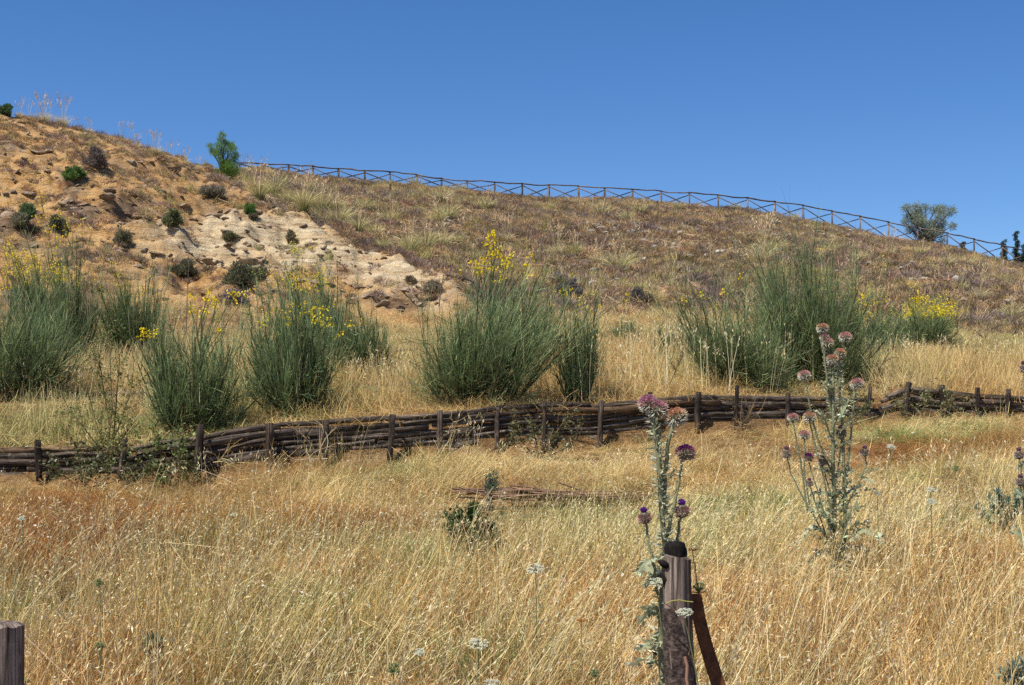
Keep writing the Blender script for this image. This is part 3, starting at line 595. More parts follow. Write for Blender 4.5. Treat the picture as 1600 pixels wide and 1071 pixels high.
def log_part(parent, p, q, r0, r1, mat=None, seed=0, name='log', k=6, sag=.0, bend=.02, sides=8):
    p, q = np.array(p), np.array(q); t = np.linspace(0, 1, k)[:, None]; rr = np.random.default_rng(seed)
    pts = p + (q - p) * t + rr.normal(size=(k, 3)) * bend * np.array([.3, .6, 1]) * np.sin(t * PI) - np.array([0, 0, 1]) * sag * np.sin(t * PI)
    return link(name, timber_mesh(name, pts, np.linspace(r0, r1, k) * (1 + rr.normal(size=k) * .07), mat or M_LOG, sides, .08, seed), parent)

# ------------------------------------------------------------------ the log retaining fence
def fence_depth(u): return float(ip(u, *F_Y))
def log_fence(label, posts, umin, umax, group, seed, nlog=10, jumps=(), dyr=0.0):
    rr = random.Random(seed); t = thing('log_fence', label, 'fence', P((umin + umax) / 2, float(ip((umin + umax) / 2, *F_B)), fence_depth((umin + umax) / 2)), group)
    inv = Vector(t.location)
    for (u, vt, vb, w, lean) in posts:
        Y = fence_depth(u) - .11; r = w / FPX * Y / 2 * .88
        top = P(u + lean + rr.uniform(-1.5, 1.5), vt + rr.uniform(2, 7), Y) - inv; r *= rr.uniform(.82, 1.15); bot = P(u - lean, vb + 14, Y - .04) - inv
        log_part(t, bot, top, r * 1.08, r * .92, seed=int(u) + 999, name='post', k=6, bend=.012, sides=9, mat=M_DARKPOST)
    for c in range(nlog):
        u = umin - rr.uniform(0, 60)
        while u < umax:
            L = rr.uniform(110, 300); u2 = min(u + L, umax + rr.uniform(-10, 10))
            if u2 - u < 45: break
            ua, ub = max(u, umin + rr.uniform(-12, 8)), u2
            va = float(ip(ua, *F_T)) + c * 9.6 * (14.5 / fence_depth(ua)) + rr.uniform(-3, 3) + 3; vb = float(ip(ub, *F_T)) + c * 9.6 * (14.5 / fence_depth(ub)) + rr.uniform(-1.5, 1.5) + 3
            if c >= 7 and ub > 940:     # fewer courses where the bank is lower
                u = u2 + rr.uniform(-6, 8); 
                if c >= 8: continue
            Ya, Yb = fence_depth(ua) + rr.uniform(-.02, .03), fence_depth(ub) + rr.uniform(-.02, .03)
            n = max(3, int((ub - ua) / 45)); us = np.linspace(ua, ub, n + 1)
            rad = rr.uniform(.026, .046); sgn = rr.choice([-1, 1])
            pts = [];
            for i, x in enumerate(us):
                ty = i / n; y = Ya + (Yb - Ya) * ty; v = float(ip(x, *F_T)) + c * 9.6 * (14.5 / fence_depth(x)) + 3 + (va - (float(ip(ua, *F_T)) + c * 9.6 * (14.5 / fence_depth(ua)) + 3)) * (1 - ty) + rr.uniform(-1.8, 1.8)
                pts.append(np.array(P(x, v, fence_depth(x) + (y - (Ya + (Yb - Ya) * ty)) + rr.uniform(-.012, .012)) - inv))
            rads = np.linspace(rad * (1 - .14 * sgn), rad * (1 + .14 * sgn), len(pts)) * np.array([rr.uniform(.92, 1.1) for _ in pts])
            mat = M_LOGPALE if rr.random() < .05 else M_LOG
            link('log', timber_mesh('log', pts, rads, mat, 8, .09, rr.randint(0, 99999)), t)
            u = u2 + rr.uniform(-4, 9)
    return t
L_POSTS = [(-60, 688, 745, 12, 0), (60, 683, 738, 12, -1), (193, 681, 735, 12, 3), (311, 661, 748, 15, 3), (423, 656, 732, 14, 0), (510, 650, 716, 10, 1), (611, 643, 708, 13, 2), (688, 637, 712, 14, 1),
           (778, 634, 700, 12, 1), (851, 624, 695, 9, 0), (938, 621, 700, 11, 2), (1016, 609, 690, 10, -1), (1090, 606, 664, 10, 0), (1150, 599, 662, 9, 1), (1232, 612, 662, 8, 0), (1300, 614, 660, 9, 0), (1358, 599, 655, 9, 0)]
R_POSTS = [(1416, 591, 652, 10, 3), (1474, 597, 648, 11, -2), (1527, 603, 650, 10, 0), (1575, 605, 652, 9, 1), (1630, 608, 655, 10, 0), (1700, 612, 655, 10, 0)]
log_fence('long dark retaining fence of stacked round logs behind short posts, crossing below the broom bushes', L_POSTS, -110, 1372, 'log retaining fences', 11)
log_fence('shorter run of stacked logs at the right with its top log jutting out', R_POSTS, 1386, 1760, 'log retaining fences', 23, nlog=8)
# pale dead branches caught on the fence
def branch_twigs(name, label, cat, u0, v0, Y, n, L, col, seed, lean=(0, 0, 1), group=None, w=.006):
    rr = np.random.default_rng(seed); s = Soup(); o = P(u0, v0, Y); b = np.zeros((n, 3)) + rr.normal(size=(n, 3)) * .04
    d = unit(rr.normal(size=(n, 3)) * .7 + np.array(lean)); LL = rr.uniform(.5, 1, n) * L; pts = curve3(b, d, LL, rr.uniform(.1, .7, n), 6, unit(rr.normal(size=(n, 3)) + np.array([0, 0, -.6])))
    s.tubes(pts, np.linspace(w, w * .3, 6)[None] * np.ones((n, 1)), jit(col, n), 4)
    m = n * 3; i = rr.integers(0, n, m); kx = rr.integers(1, 5, m); q = pts[i, kx]; dd = unit(d[i] + rr.normal(size=(m, 3)) * .8)
    s.tubes(curve3(q, dd, rr.uniform(.15, .4, m) * L, rr.uniform(0, .5, m), 4, unit(rr.normal(size=(m, 3)))), np.linspace(w * .5, w * .2, 4)[None] * np.ones((m, 1)), jit(col, m), 3)
    ob = link(name, s.mesh(name, M_TWIG), loc=o); tag(ob, label, cat, group); return ob
branch_twigs('dead_branch', 'pale dead branches tangled against the log fence near its middle posts', 'branch', 492, 715, 15.4, 9, .5, (.42, .33, .2), 3, (.2, -.6, .6))
branch_twigs('dead_branch', 'bare pale twigs leaning on the log fence left of the broom with open stems', 'branch', 690, 712, 15.7, 8, .45, (.42, .34, .2), 4, (.4, -.5, .5))
branch_twigs('dead_branch', 'brown dead twigs heaped against the log fence under the tallest broom', 'branch', 1165, 668, 17.3, 26, .5, (.22, .15, .09), 5, (-.1, -.5, .6))
branch_twigs('dead_branch', 'thin twigs hanging over the logs right of the second fence post', 'branch', 345, 725, 14.9, 9, .45, (.35, .28, .13), 6, (.5, -.4, .3))

# low half-buried log lines further up
def low_logs(label, u0, v0, u1, v1, y0, n, dz, group, posts=(), r=.035, seed=0):
    a = G(u0, y0); t = thing('log_edging', label, 'edging', a, group); rr = random.Random(seed)
    for c in range(n):
        k = 7; pts = []
        for i in range(k):
            f = i / (k - 1); u = u0 + (u1 - u0) * f + rr.uniform(-2, 2); v = v0 + (v1 - v0) * f + c * dz + rr.uniform(-1, 1); pts.append(np.array(P(u, v, y0 + c * -.04) - Vector(a)))
        link('log', timber_mesh('log', pts, [r * rr.uniform(.85, 1.15) for _ in pts], M_LOG, 7, .1, seed * 10 + c), t)
    for (u, vt, vb) in posts: log_part(t, P(u, vb, y0 - .08) - Vector(a), P(u, vt, y0 - .08) - Vector(a), r * 1.1, r, seed=seed + int(u), name='post', k=4, bend=.004)
low_logs('low line of grey logs half buried in dry grass at the left', -80, 617, 232, 615, 19.6, 4, 6.5, 'half buried log lines', [(55, 612, 640), (140, 612, 640)], seed=2)
low_logs('short low log line in the grass right of the bush with dry stalks', 938, 576, 1030, 575, 22.0, 2, 5, 'half buried log lines', [(1005, 570, 590)], .028, 3)
low_logs('low log line in the grass left of the broad open broom', 545, 604, 690, 601, 19.8, 2, 6, 'half buried log lines', [(640, 596, 612)], .03, 4)
low_logs('small log end showing in the grass above the low line left of the broom', 618, 549, 652, 548, 24.0, 2, 4, 'half buried log lines', (), .035, 5)
low_logs('dark log line across the brow below the left end of the rail fence', 545, 291, 660, 302, 74.0, 2, 4, 'log lines on the slope', [(563, 286, 294), (610, 288, 300)], .05, 6)
low_logs('dark log line on the upper slope right of centre', 990, 341, 1175, 346, 76.0, 1, 4, 'log lines on the slope', (), .05, 7)

# ------------------------------------------------------------------ crossed rail fence on the brow
RF = [(374, 256, 264), (412, 258, 266), (451, 259, 271), (489, 261, 275), (529, 265, 280), (570, 268, 283), (609, 270, 286), (651, 274, 289), (690, 280, 292), (730, 284, 296), (773, 286, 303), (816, 288, 309), (858, 290, 312), (904, 292, 313), (944.5, 295, 313), (988, 297, 315), (1033, 300, 320), (1077, 302, 323),
      (1122, 306, 328), (1168, 310, 330), (1211, 316, 338), (1255, 322, 346), (1300, 331, 354), (1344, 339, 363), (1388, 348, 374), (1434, 357, 380), (1480, 365, 388), (1522, 375, 400), (1566, 384, 411), (1604, 395, 420), (1645, 408, 432), (1690, 424, 446)]
def rail_fence():
    def pt(i, f):   # f: 0 foot, 1 top
        u, vt, vb = RF[i]; Y = float(ip(u, *CR_Y)) + .4; z = (VH - (vb + (vt - vb) * f)) / FPX * Y; return Vector(((u - UC) / FPX * Y, Y, z))
    o = pt(16, 0); t = thing('rail_fence', 'long wooden post and rail fence with crossed braces along the top of the hill', 'fence', o); rr = random.Random(4)
    for i in range(len(RF)):
        a, b = pt(i, -.35), pt(i, 1.06 + rr.uniform(-.03, .05)); log_part(t, a - o, b - o, .06, .052, M_RAIL, i, 'post', 3, bend=.0, sides=7)
        if i + 1 < len(RF):
            h = Vector((0, -.09, 0)); log_part(t, pt(i, .98) - o + h * .3 + Vector((-.05, 0, .05)), pt(i + 1, .98) - o + h * .3 + Vector((.05, 0, .05)), .04, .037, M_RAIL, 50 + i, 'rail', 5, sag=rr.uniform(-.03, .07), bend=.02, sides=7)
            log_part(t, pt(i, .88) - o + h, pt(i + 1, .0) - o + h, .032, .03, M_RAIL, 100 + i, 'brace', 3, bend=.01, sides=6); log_part(t, pt(i + 1, .88) - o - h, pt(i, .0) - o - h, .032, .03, M_RAIL, 150 + i, 'brace', 3, bend=.01, sides=6)
rail_fence()

# ------------------------------------------------------------------ broom bushes
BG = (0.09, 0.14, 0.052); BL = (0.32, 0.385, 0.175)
def broom(label, u, Y, w_px, top_v, flowers=0, seed=0, n1=34, n2=9, n3=9, dens=1.0, flow_side=0, extra=None, pale=0.0, fl_top=None, base=.32, spread=1.0):
    global R
    Rs = R; R = np.random.default_rng(seed)
    g = G(u, Y); h = (VH - top_v) / FPX * Y - g.z; W = w_px / FPX * Y / 2
    t = thing('broom_bush', label, 'bush', g, 'spanish broom bushes on the terrace')
    n1 = int(n1 * dens * 2.0); n2 = 8; a = R.random(n1) * 2 * PI; r = np.sqrt(R.random(n1)) * base; p0 = np.stack([r * np.cos(a), r * np.sin(a), -.05 * np.ones(n1)], 1)
    tilt = R.random(n1) ** .7 * math.radians(72) * spread * (.55 + .8 * vnoise(np.cos(a) * 1.6 + seed * 3.1, np.sin(a) * 1.6, seed)); aa = a + R.normal(size=n1) * .4; d = np.stack([np.sin(tilt) * np.cos(aa), np.sin(tilt) * np.sin(aa), np.cos(tilt)], 1); L = R.uniform(.35, .75, n1)
    up = np.tile([0, 0, 1.0], (n1, 1)); P1 = curve3(p0, d, L, R.uniform(.0, .35, n1), 5, up)
    s1 = Soup(); s1.tubes(P1, np.linspace(.012, .005, 5)[None] * np.ones((n1, 1)), jit((.07, .065, .03), n1), 4)
    L *= np.where(R.random(n1) < .25, 1.25, R.uniform(.6, 1.0, n1)); P1 = curve3(p0, d, L, R.uniform(.0, .35, n1), 5, up)
    i = np.repeat(np.arange(n1), n2); t2 = R.uniform(.15, 1, n1 * n2) * 4; k0 = np.minimum(t2.astype(int), 3); f = (t2 - k0)[:, None]; q = P1[i, k0] * (1 - f) + P1[i, k0 + 1] * f
    d2 = unit(d[i] * .7 + R.normal(size=(len(i), 3)) * .5 + np.array([0, 0, .3])); L2 = R.uniform(.22, .5, len(i)); P2 = curve3(q, d2, L2, R.uniform(0, .3, len(i)), 4, np.tile([0, 0, 1.], (len(i), 1)))
    j = np.repeat(np.arange(len(i)), n3); t3 = R.uniform(.1, 1, len(j)) * 3; k0 = np.minimum(t3.astype(int), 2); f = (t3 - k0)[:, None]; q3 = P2[j, k0] * (1 - f) + P2[j, k0 + 1] * f
    d3 = unit(d2[j] + R.normal(size=(len(j), 3)) * .45 + np.array([0, 0, .2])); L3 = R.uniform(.08, .28, len(j)); P3 = curve3(q3, d3, L3, R.uniform(-.1, .25, len(j)), 3, np.tile([0, 0, 1.], (len(j), 1)))
    tips = P3[:, -1]; sx = W / np.percentile(np.abs(tips[:, :2]), 96) ; sz = h / np.percentile(tips[:, 2], 97.5); S3 = np.array([sx, sx * .9, sz])
    P1b, P2b, P3b = P1 * S3, P2 * S3, P3 * S3; ln = R.normal(size=2) * .09
    for Pq in (P1b, P2b, P3b): Pq[..., 0] += Pq[..., 2] * ln[0]; Pq[..., 1] += Pq[..., 2] * ln[1]
    s1 = Soup(); s1.tubes(P1b, np.linspace(.014, .006, 5)[None] * np.ones((n1, 1)), jit((.075, .07, .035), n1), 4); link('branch', s1.mesh('branch', M_TWIG), t)
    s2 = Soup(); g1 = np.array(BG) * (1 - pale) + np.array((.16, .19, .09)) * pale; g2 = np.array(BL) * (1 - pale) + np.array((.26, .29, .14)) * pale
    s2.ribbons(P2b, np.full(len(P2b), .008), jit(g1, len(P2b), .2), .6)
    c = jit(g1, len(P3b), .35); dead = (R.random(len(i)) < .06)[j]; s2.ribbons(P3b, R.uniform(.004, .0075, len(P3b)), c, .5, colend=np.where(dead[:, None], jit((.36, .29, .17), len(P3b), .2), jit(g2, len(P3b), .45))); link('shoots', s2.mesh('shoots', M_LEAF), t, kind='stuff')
    if flowers:
        s3 = Soup(); tp = P3b[:, -1]; wz = tp[:, 2] / h; wx = tp[:, 0] / W * flow_side; pr = np.clip((wz - .62) * 3 + wx * .6, 0, 1) ** 1.5
        clump = vnoise(tp[:, 0] * 3.2 + seed, tp[:, 2] * 3.2 + tp[:, 1], 5); pr *= clump > .45
        idx = R.choice(len(tp), min(flowers, int((pr > 0).sum())), replace=False, p=pr / pr.sum()); fl(s3, tp[idx] + R.normal(size=(len(idx), 3)) * .015, 3); link('blossom', s3.mesh('blossom', M_PETAL), t, kind='stuff')
    R = Rs; return t, g, h, W
def fl(s, c, m=4, size=.026):
    q = np.repeat(c, m, 0) + R.normal(size=(len(c) * m, 3)) * .018; d = unit(R.normal(size=q.shape) + np.array([0, -.3, .5])); s.leaves(q, d, unit(R.normal(size=q.shape) + np.array([0, -.6, .6])), R.uniform(.8, 1.3, len(q)) * size, R.uniform(.7, 1.1, len(q)) * size, jit((.86, .66, .02), len(q), .1, .04))
broom('spanish broom at the left edge with dense dark green stems and no flowers', 24, 19.4, 185, 460, 0, 1, dens=1.3, n3=10)
broom('tall spanish broom topped with yellow flowers behind the leftmost green bush', 96, 23.2, 132, 386, 420, 2, dens=1.3)
broom('rounded dark green broom with few flowers, just right of the tall flowering one', 207, 24.6, 112, 428, 60, 3, dens=1.1)
broom('low spreading broom just behind the third fence post from the left', 298, 16.3, 156, 505, 0, 4, dens=1.2)
broom('bright dense broom rising right behind the fence posts left of centre', 458, 16.9, 150, 472, 40, 5, dens=1.25, n3=10)
broom('broom with yellow flowers along its right shoulder, below the cream bank', 505, 23.0, 120, 418, 230, 6, flow_side=.4)
broom('dark broom at the right foot of the one with the flowered shoulder', 563, 21.2, 105, 478, 14, 7, dens=1.1)
broom('broad open broom in the centre with a tall yellow flower spray', 752, 17.3, 228, 436, 0, 8, dens=1.35, n3=10)
broom('dense green broom half hidden behind the broad central one', 828, 21.0, 118, 462, 0, 9, dens=1.1)
broom('narrow upright broom overgrown by tall pale stalks right of the central one', 905, 17.6, 74, 468, 12, 10, dens=.7, spread=.6)
broom('small round broom alone in the dry grass right of centre', 982, 25.6, 56, 500, 8, 11, dens=.7, pale=.15)
broom('wide pale green broom leaning left of the tallest one', 1150, 19.4, 170, 455, 0, 12, dens=1.3, pale=.1)
broom('tallest dark green broom standing behind the right thistle', 1268, 20.2, 185, 392, 8, 13, dens=1.7, n3=10)
broom('broom covered in yellow flowers at the right on the meadow edge', 1440, 26.2, 112, 470, 620, 14, dens=1.2)
broom('small pale broom between the tallest broom and the yellow flowering one', 1355, 25, 90, 485, 50, 15, dens=.7, pale=.4)
broom('low pale green broom in the right half in front of the yellow one', 1388, 24, 70, 520, 0, 16, dens=.5, pale=.5)
broom('small thin broom left of the small round one beside the leaning stalks', 1065, 22.5, 70, 500, 8, 17, dens=.5, pale=.35)

# flower spikes standing above bushes: a stem with yellow pea flowers
def flower_spike(label, Y, items, baseuv, seed=0, cat='flowers', group='yellow flower sprays'):
    global R
    Rs = R; R = np.random.default_rng(seed); b = P(*baseuv, Y); t = thing('flower_spray', label, cat, b, group); s = Soup(); f = Soup()
    for (u, v, n) in items:
        e = np.array(P(u, v, Y + R.normal() * .1) - b); m = e * .5 + np.array([R.normal() * .04, 0, .05]); s.tubes(np.stack([np.zeros(3), m * .6, m * 1.15, e])[None], np.array([[.005, .004, .004, .003]]), (.08, .13, .05), 4)
        fl(f, e + R.normal(size=(n, 3)) * np.array([.03, .03, .035]), 4, .03)
    link('stem', s.mesh('stem', M_LEAF), t); link('blossom', f.mesh('blossom', M_PETAL), t, kind='stuff'); R = Rs
flower_spike('tall yellow flower spray rising from the central broom', 18.0, [(770, 366, 5), (765, 372, 4), (776, 378, 5), (763, 382, 5), (779, 390, 6), (766, 392, 5), (780, 400, 8), (772, 402, 6), (756, 407, 9), (786, 408, 6), (769, 420, 7), (795, 405, 3), (740, 412, 4), (747, 420, 6), (751, 424, 5), (787, 420, 3), (780, 434, 5), (796, 412, 4), (804, 407, 3), (825, 411, 4), (817, 425, 2), (715, 428, 3), (828, 408, 2)], (765, 500), 1)
flower_spike('yellow blooms on thin stems above the low broom left of centre', 17.6, [(297, 470, 3), (297, 482, 4), (309, 486, 3), (327, 461, 4), (331, 469, 4), (339, 468, 5), (340, 482, 4), (320, 486, 3), (325, 488, 3), (341, 495, 3), (341, 518, 4), (364, 466, 5), (367, 455, 2), (384, 463, 7), (325, 474, 3)], (315, 560), 2)
flower_spike('small cluster of yellow blooms at the foot of the rounded dark broom', 20.5, [(226, 518, 5), (233, 522, 6), (243, 520, 5), (238, 524, 4), (221, 524, 3)], (232, 575), 3)
flower_spike('yellow blooms halfway up the bright broom left of centre', 17.7, [(494, 484, 8), (500, 482, 5), (473, 487, 5), (500, 505, 6), (503, 510, 4), (464, 501, 3), (514, 506, 3), (517, 499, 2), (528, 525, 4), (545, 508, 3), (428, 489, 4), (488, 508, 2), (458, 440, 3)], (485, 560), 4)
flower_spike('scattered yellow blooms on thin stems left of the tallest broom', 20.2, [(1069, 470, 5), (1097, 461, 5), (1103, 465, 2), (1131, 456, 6), (1117, 478, 2), (1156, 434, 3), (1340, 441, 0)], (1120, 540), 5)
flower_spike('yellow blooms on thin stems between the tallest broom and the yellow flowering one', 24.5, [(1331, 462, 4), (1342, 470, 7), (1350, 466, 5), (1357, 472, 5), (1365, 472, 4), (1330, 455, 3), (1383, 468, 5), (1347, 462, 4), (1340, 404, 0)], (1350, 530), 6)
flower_spike('few yellow blooms above the narrow stalky broom', 18.4, [(884, 458, 4), (892, 454, 2), (906, 470, 4), (934, 480, 2), (983, 466, 3)], (906, 520), 7)
flower_spike('yellow blooms hanging at the far left edge beside the flowering broom', 23.0, [(12, 428, 4), (10, 440, 4), (14, 448, 5), (31, 431, 4), (33, 418, 3), (5, 420, 3), (2, 455, 3), (42, 436, 3)], (25, 500), 8)

# ------------------------------------------------------------------ tall dry stalks (counted as ground cover) and sky-line grass
def tall_stalks():
    s = Soup()
    def add(us, Y, vt, n, wpx, lean=.12, w=.006, col=PALE):
        u = us + R.normal(size=n) * wpx; yy = Y + np.abs(R.normal(size=n)) * .3; X = (u - UC) / FPX * yy; z = H(X, yy); p0 = np.stack([X, yy, z], 1)
        Hh = (VH - vt) / FPX * yy - z; L = np.maximum(Hh * R.uniform(.6, 1.03, n), .25); d = unit(np.stack([R.normal(size=n) * lean, R.normal(size=n) * lean, np.ones(n)], 1))
        pts = curve3(p0, d, L, R.uniform(0, .1, n), 6, unit(np.stack([R.normal(size=n), R.normal(size=n), -.2 * np.ones(n)], 1))); s.ribbons(pts, np.full(n, w), jit(col, n), .5)
        q = np.repeat(pts[:, -1], 6, 0) + np.repeat(pts[:, -2] - pts[:, -1], 6, 0) * R.random((n * 6, 1)) + R.normal(size=(n * 6, 3)) * .015
        s.leaves(q, unit(np.repeat(pts[:, -1] - pts[:, -2], 6, 0) + R.normal(size=q.shape) * .05), unit(R.normal(size=q.shape)), np.full(len(q), .05), np.full(len(q), w * 2), jit(PALE, len(q)))
    add(905, 17.35, 475, 30, 26, .08, .0045, (.72, .64, .36)); add(1000, 18.2, 500, 26, 25); add(1075, 18.3, 500, 34, 34, .12, .006, (.8, .72, .46)); add(930, 17.5, 560, 26, 40); add(560, 18, 540, 26, 40); add(620, 19, 560, 30, 30); add(1110, 19.2, 470, 16, 30, .2)
    add(1180, 18.7, 520, 20, 40); add(1450, 22, 520, 40, 60); add(1560, 22, 520, 40, 40); add(1330, 20, 520, 20, 40); add(1230, 19.5, 500, 10, 30); add(50, 19, 560, 26, 50); add(440, 17.4, 560, 14, 40); add(150, 20, 560, 20, 40)
    add(1040, 21, 480, 30, 40); add(730, 15.2, 640, 16, 22, .15, .004); add(850, 14.6, 690, 20, 60, .2, .004); add(400, 13.5, 700, 30, 120, .3, .004); add(1270, 12, 690, 40, 120, .25, .004); add(1500, 12.5, 680, 40, 80, .3, .004); add(200, 12, 740, 30, 120, .35, .004)
    link('tall_stalks', s.mesh('tall_stalks', M_GRASS_PLAIN), kind='stuff')
M_GRASS_PLAIN = plant_mat('dry_stalk', 0.2, tinted=False)
tall_stalks()
def foreground_stems():
    """long seeding stems leaning right over the near meadow"""
    s = Soup(); n = 4600; Y = np.sqrt(R.uniform(5.2 ** 2, 11.5 ** 2, n)); u = R.uniform(-60, 1660, n); X = (u - UC) / FPX * Y; p0 = np.stack([X, Y, H(X, Y)], 1)
    L = R.uniform(.6, 1.0, n) * np.interp(Y, [5, 8, 12], [1, .9, .55]); d = unit(np.stack([R.normal(size=n) * .3 + .12 + .25 * (fbm(X * .5, Y * .5, 909) > 0), R.normal(size=n) * .25, np.ones(n)], 1))
    pts = curve3(p0, d, L, R.uniform(.0, .35, n), 6, unit(np.stack([.8 + R.normal(size=n) * .5, R.normal(size=n) * .4, -.7 * np.ones(n)], 1))); rz = np.clip(fbm(X * .45, Y * .45, 101, 4) * 3.4 + .15 + .9 * spot(X, Y, 500, 840, 1.3) + .9 * spot(X, Y, 100, 850, 1.6), 0, 1)[:, None]; gz = np.clip(fbm(X * .8, Y * .8, 131, 3) * 3 - .2, 0, 1)[:, None]
    c = jit((.78, .68, .40), n, .25) * (1 - rz * np.array([.25, .42, .55])) * (1 - gz * np.array([.25, .12, .2])); s.ribbons(pts, R.uniform(.0022, .004, n), c * .9, .6, colend=c)
    m = 4; q = np.repeat(pts[:, -1], m, 0) + np.repeat(pts[:, -2] - pts[:, -1], m, 0) * R.random((n * m, 1)) * 1.2 + R.normal(size=(n * m, 3)) * .006; dd = unit(np.repeat(pts[:, -1] - pts[:, -2], m, 0) + R.normal(size=q.shape) * .05)
    s.leaves(q, dd, unit(R.normal(size=q.shape)), R.uniform(.02, .035, len(q)), np.full(len(q), .006), jit(PALE, len(q)))
    # a few broken straws lying at a slant
    n = 110; Y = R.uniform(5.5, 14, n); u = R.uniform(-60, 1660, n); X = (u - UC) / FPX * Y; p0 = np.stack([X, Y, H(X, Y) + R.uniform(.1, .45, n)], 1); d = unit(np.stack([R.choice([-1, 1], n) * R.uniform(.5, 1, n), R.normal(size=n) * .3, R.uniform(-.2, 1, n)], 1))
    s.ribbons(curve3(p0, d, R.uniform(.2, .5, n), R.uniform(0, .1, n), 4), R.uniform(.003, .005, n), jit((.74, .6, .34), n), .6)
    link('seeding_grass', s.mesh('seeding_grass', M_GRASS_PLAIN), kind='stuff')
foreground_stems()
def small_flowers():
    """tiny white composites dotted over the near meadow"""
    s = Soup(); n = 260; Y = R.uniform(6, 15, n); u = R.uniform(-40, 1640, n); X = (u - UC) / FPX * Y; k = Y < ip(u, *F_Y) - .5; X, Y = X[k], Y[k]; n = len(X); p0 = np.stack([X, Y, H(X, Y)], 1); L = R.uniform(.25, .5, n)
    pts = curve3(p0, unit(R.normal(size=(n, 3)) * .1 + np.array([0, 0, 1])), L, np.zeros(n), 3); s.ribbons(pts, np.full(n, .002), (.2, .2, .1))
    for _ in range(2): s.leaves(pts[:, -1] + R.normal(size=(n, 3)) * .004, unit(R.normal(size=(n, 3)) * np.array([1, 1, .3])), unit(R.normal(size=(n, 3)) * .4 + np.array([0, -.6, 1])), R.uniform(.012, .024, n), R.uniform(.01, .018, n), jit((.82, .78, .66), n, .06))
    link('white_flowers', s.mesh('white_flowers', M_PETAL), kind='stuff')
small_flowers()

# ------------------------------------------------------------------ tussocks on the hill, each its own object
M_TUSS = M_GRASS_PLAIN
def tuss(**k):
    me = tussock_mesh(**k); me.materials.clear(); me.materials.append(M_GRASS_PLAIN); return me
T_OL = [tuss(col=(.74, .64, .28)), tuss(n=190, H_=.85, col=(.78, .66, .3)), tuss(n=150, H_=.7, col=(.7, .62, .26), stalks=4)]
T_BR = [tuss(col=(.74, .62, .3), stalks=0), tuss(n=140, H_=.6, col=(.7, .54, .28), dark=(.38, .26, .14), stalks=0, spread=.65)]
T_ST = [tuss(col=(.86, .7, .38), dark=(.32, .26, .12), stalks=12, hs=1.4), tuss(n=120, H_=.55, col=(.7, .54, .28), dark=(.38, .24, .12), stalks=6, hs=1.3, spread=.65)]
LM = [(60, 'near the left picture edge'), (130, 'above the left flowering broom'), (220, 'left of the young pine'), (330, 'just left of the young pine'), (420, 'just right of the young pine'), (500, 'above the cream marl'), (590, 'above the lower lip of the bank'), (680, 'left of the central flower spray'), (790, 'above the central flower spray'),
      (880, 'right of the central flower spray'), (960, 'above the small round broom'), (1060, 'beside the stone outcrop'), (1150, 'right of the stone outcrop'), (1260, 'above the tallest broom'), (1360, 'right of the tallest broom'), (1470, 'above the yellow flowering broom'), (9999, 'near the right picture edge')]
def put_tuss(u, v, kind, hpx, label, group, y0=30):
    label = ' '.join(label.split() + next(w for m, w in LM if u < m).split())
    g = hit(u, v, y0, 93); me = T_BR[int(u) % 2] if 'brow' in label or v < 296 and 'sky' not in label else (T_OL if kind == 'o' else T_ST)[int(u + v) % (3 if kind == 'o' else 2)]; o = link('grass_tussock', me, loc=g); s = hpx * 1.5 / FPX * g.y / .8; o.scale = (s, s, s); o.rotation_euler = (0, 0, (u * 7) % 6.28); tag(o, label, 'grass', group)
LEFTB = 'olive green tussock under the rail fence,'
for (u, v, h) in [(405, 312, 30), (430, 306, 26), (475, 330, 34), (500, 335, 36), (528, 352, 30), (560, 362, 24), (452, 318, 24), (395, 295, 24), (585, 368, 20), (610, 350, 24), (640, 395, 28), (665, 392, 30), (690, 388, 26), (715, 382, 24), (440, 292, 22), (480, 300, 22), (520, 330, 20), (600, 390, 18), (570, 330, 18), (548, 345, 20)]:
    put_tuss(u, v, 'o', h, LEFTB, 'tussocks right of the bare bank')
for (u, v, h) in [(600, 287, 20), (620, 288, 16), (650, 292, 18), (690, 318, 26), (720, 300, 16), (925, 330, 24), (940, 338, 24), (985, 325, 22), (1000, 335, 22), (980, 345, 18), (1085, 328, 18), (1060, 330, 18), (1150, 330, 14), (860, 330, 16), (835, 325, 16), (905, 320, 18), (1200, 350, 18), (1240, 345, 14)]:
    put_tuss(u, v, 'o' if (u // 5) % 2 else 's', h, ('olive' if (u // 5) % 2 else 'straw coloured') + ' tussock on the brow,', 'tussocks along the brow')
for (u, v, h) in [(1495, 415, 22), (1480, 418, 18), (1510, 418, 18), (1545, 422, 16)]:
    put_tuss(u, v, 's', h, 'wide golden tussock on the brow,', 'tussocks at the right brow')
for (u, v, h) in [(870, 400, 20), (965, 425, 30), (935, 415, 20), (1000, 460, 26), (820, 430, 20), (900, 395, 18), (1050, 430, 22), (1110, 415, 18), (1200, 405, 36), (1190, 412, 30), (1340, 412, 20), (760, 330, 20), (700, 345, 26), (685, 350, 24), (1300, 395, 18), (1390, 400, 16), (1440, 400, 16), (1460, 480, 20), (1530, 470, 22), (1580, 500, 24), (1010, 405, 18), (790, 380, 18), (740, 410, 20), (1330, 450, 20), (880, 450, 22), (925, 470, 22), (1020, 475, 24), (1075, 460, 20), (1560, 440, 18), (1500, 455, 20)]:
    put_tuss(u, v, 's' if (u // 10) % 2 else 'o', h, ('straw coloured' if (u // 10) % 2 else 'olive') + ' tussock on the middle slope,', 'tussocks on the middle slope')
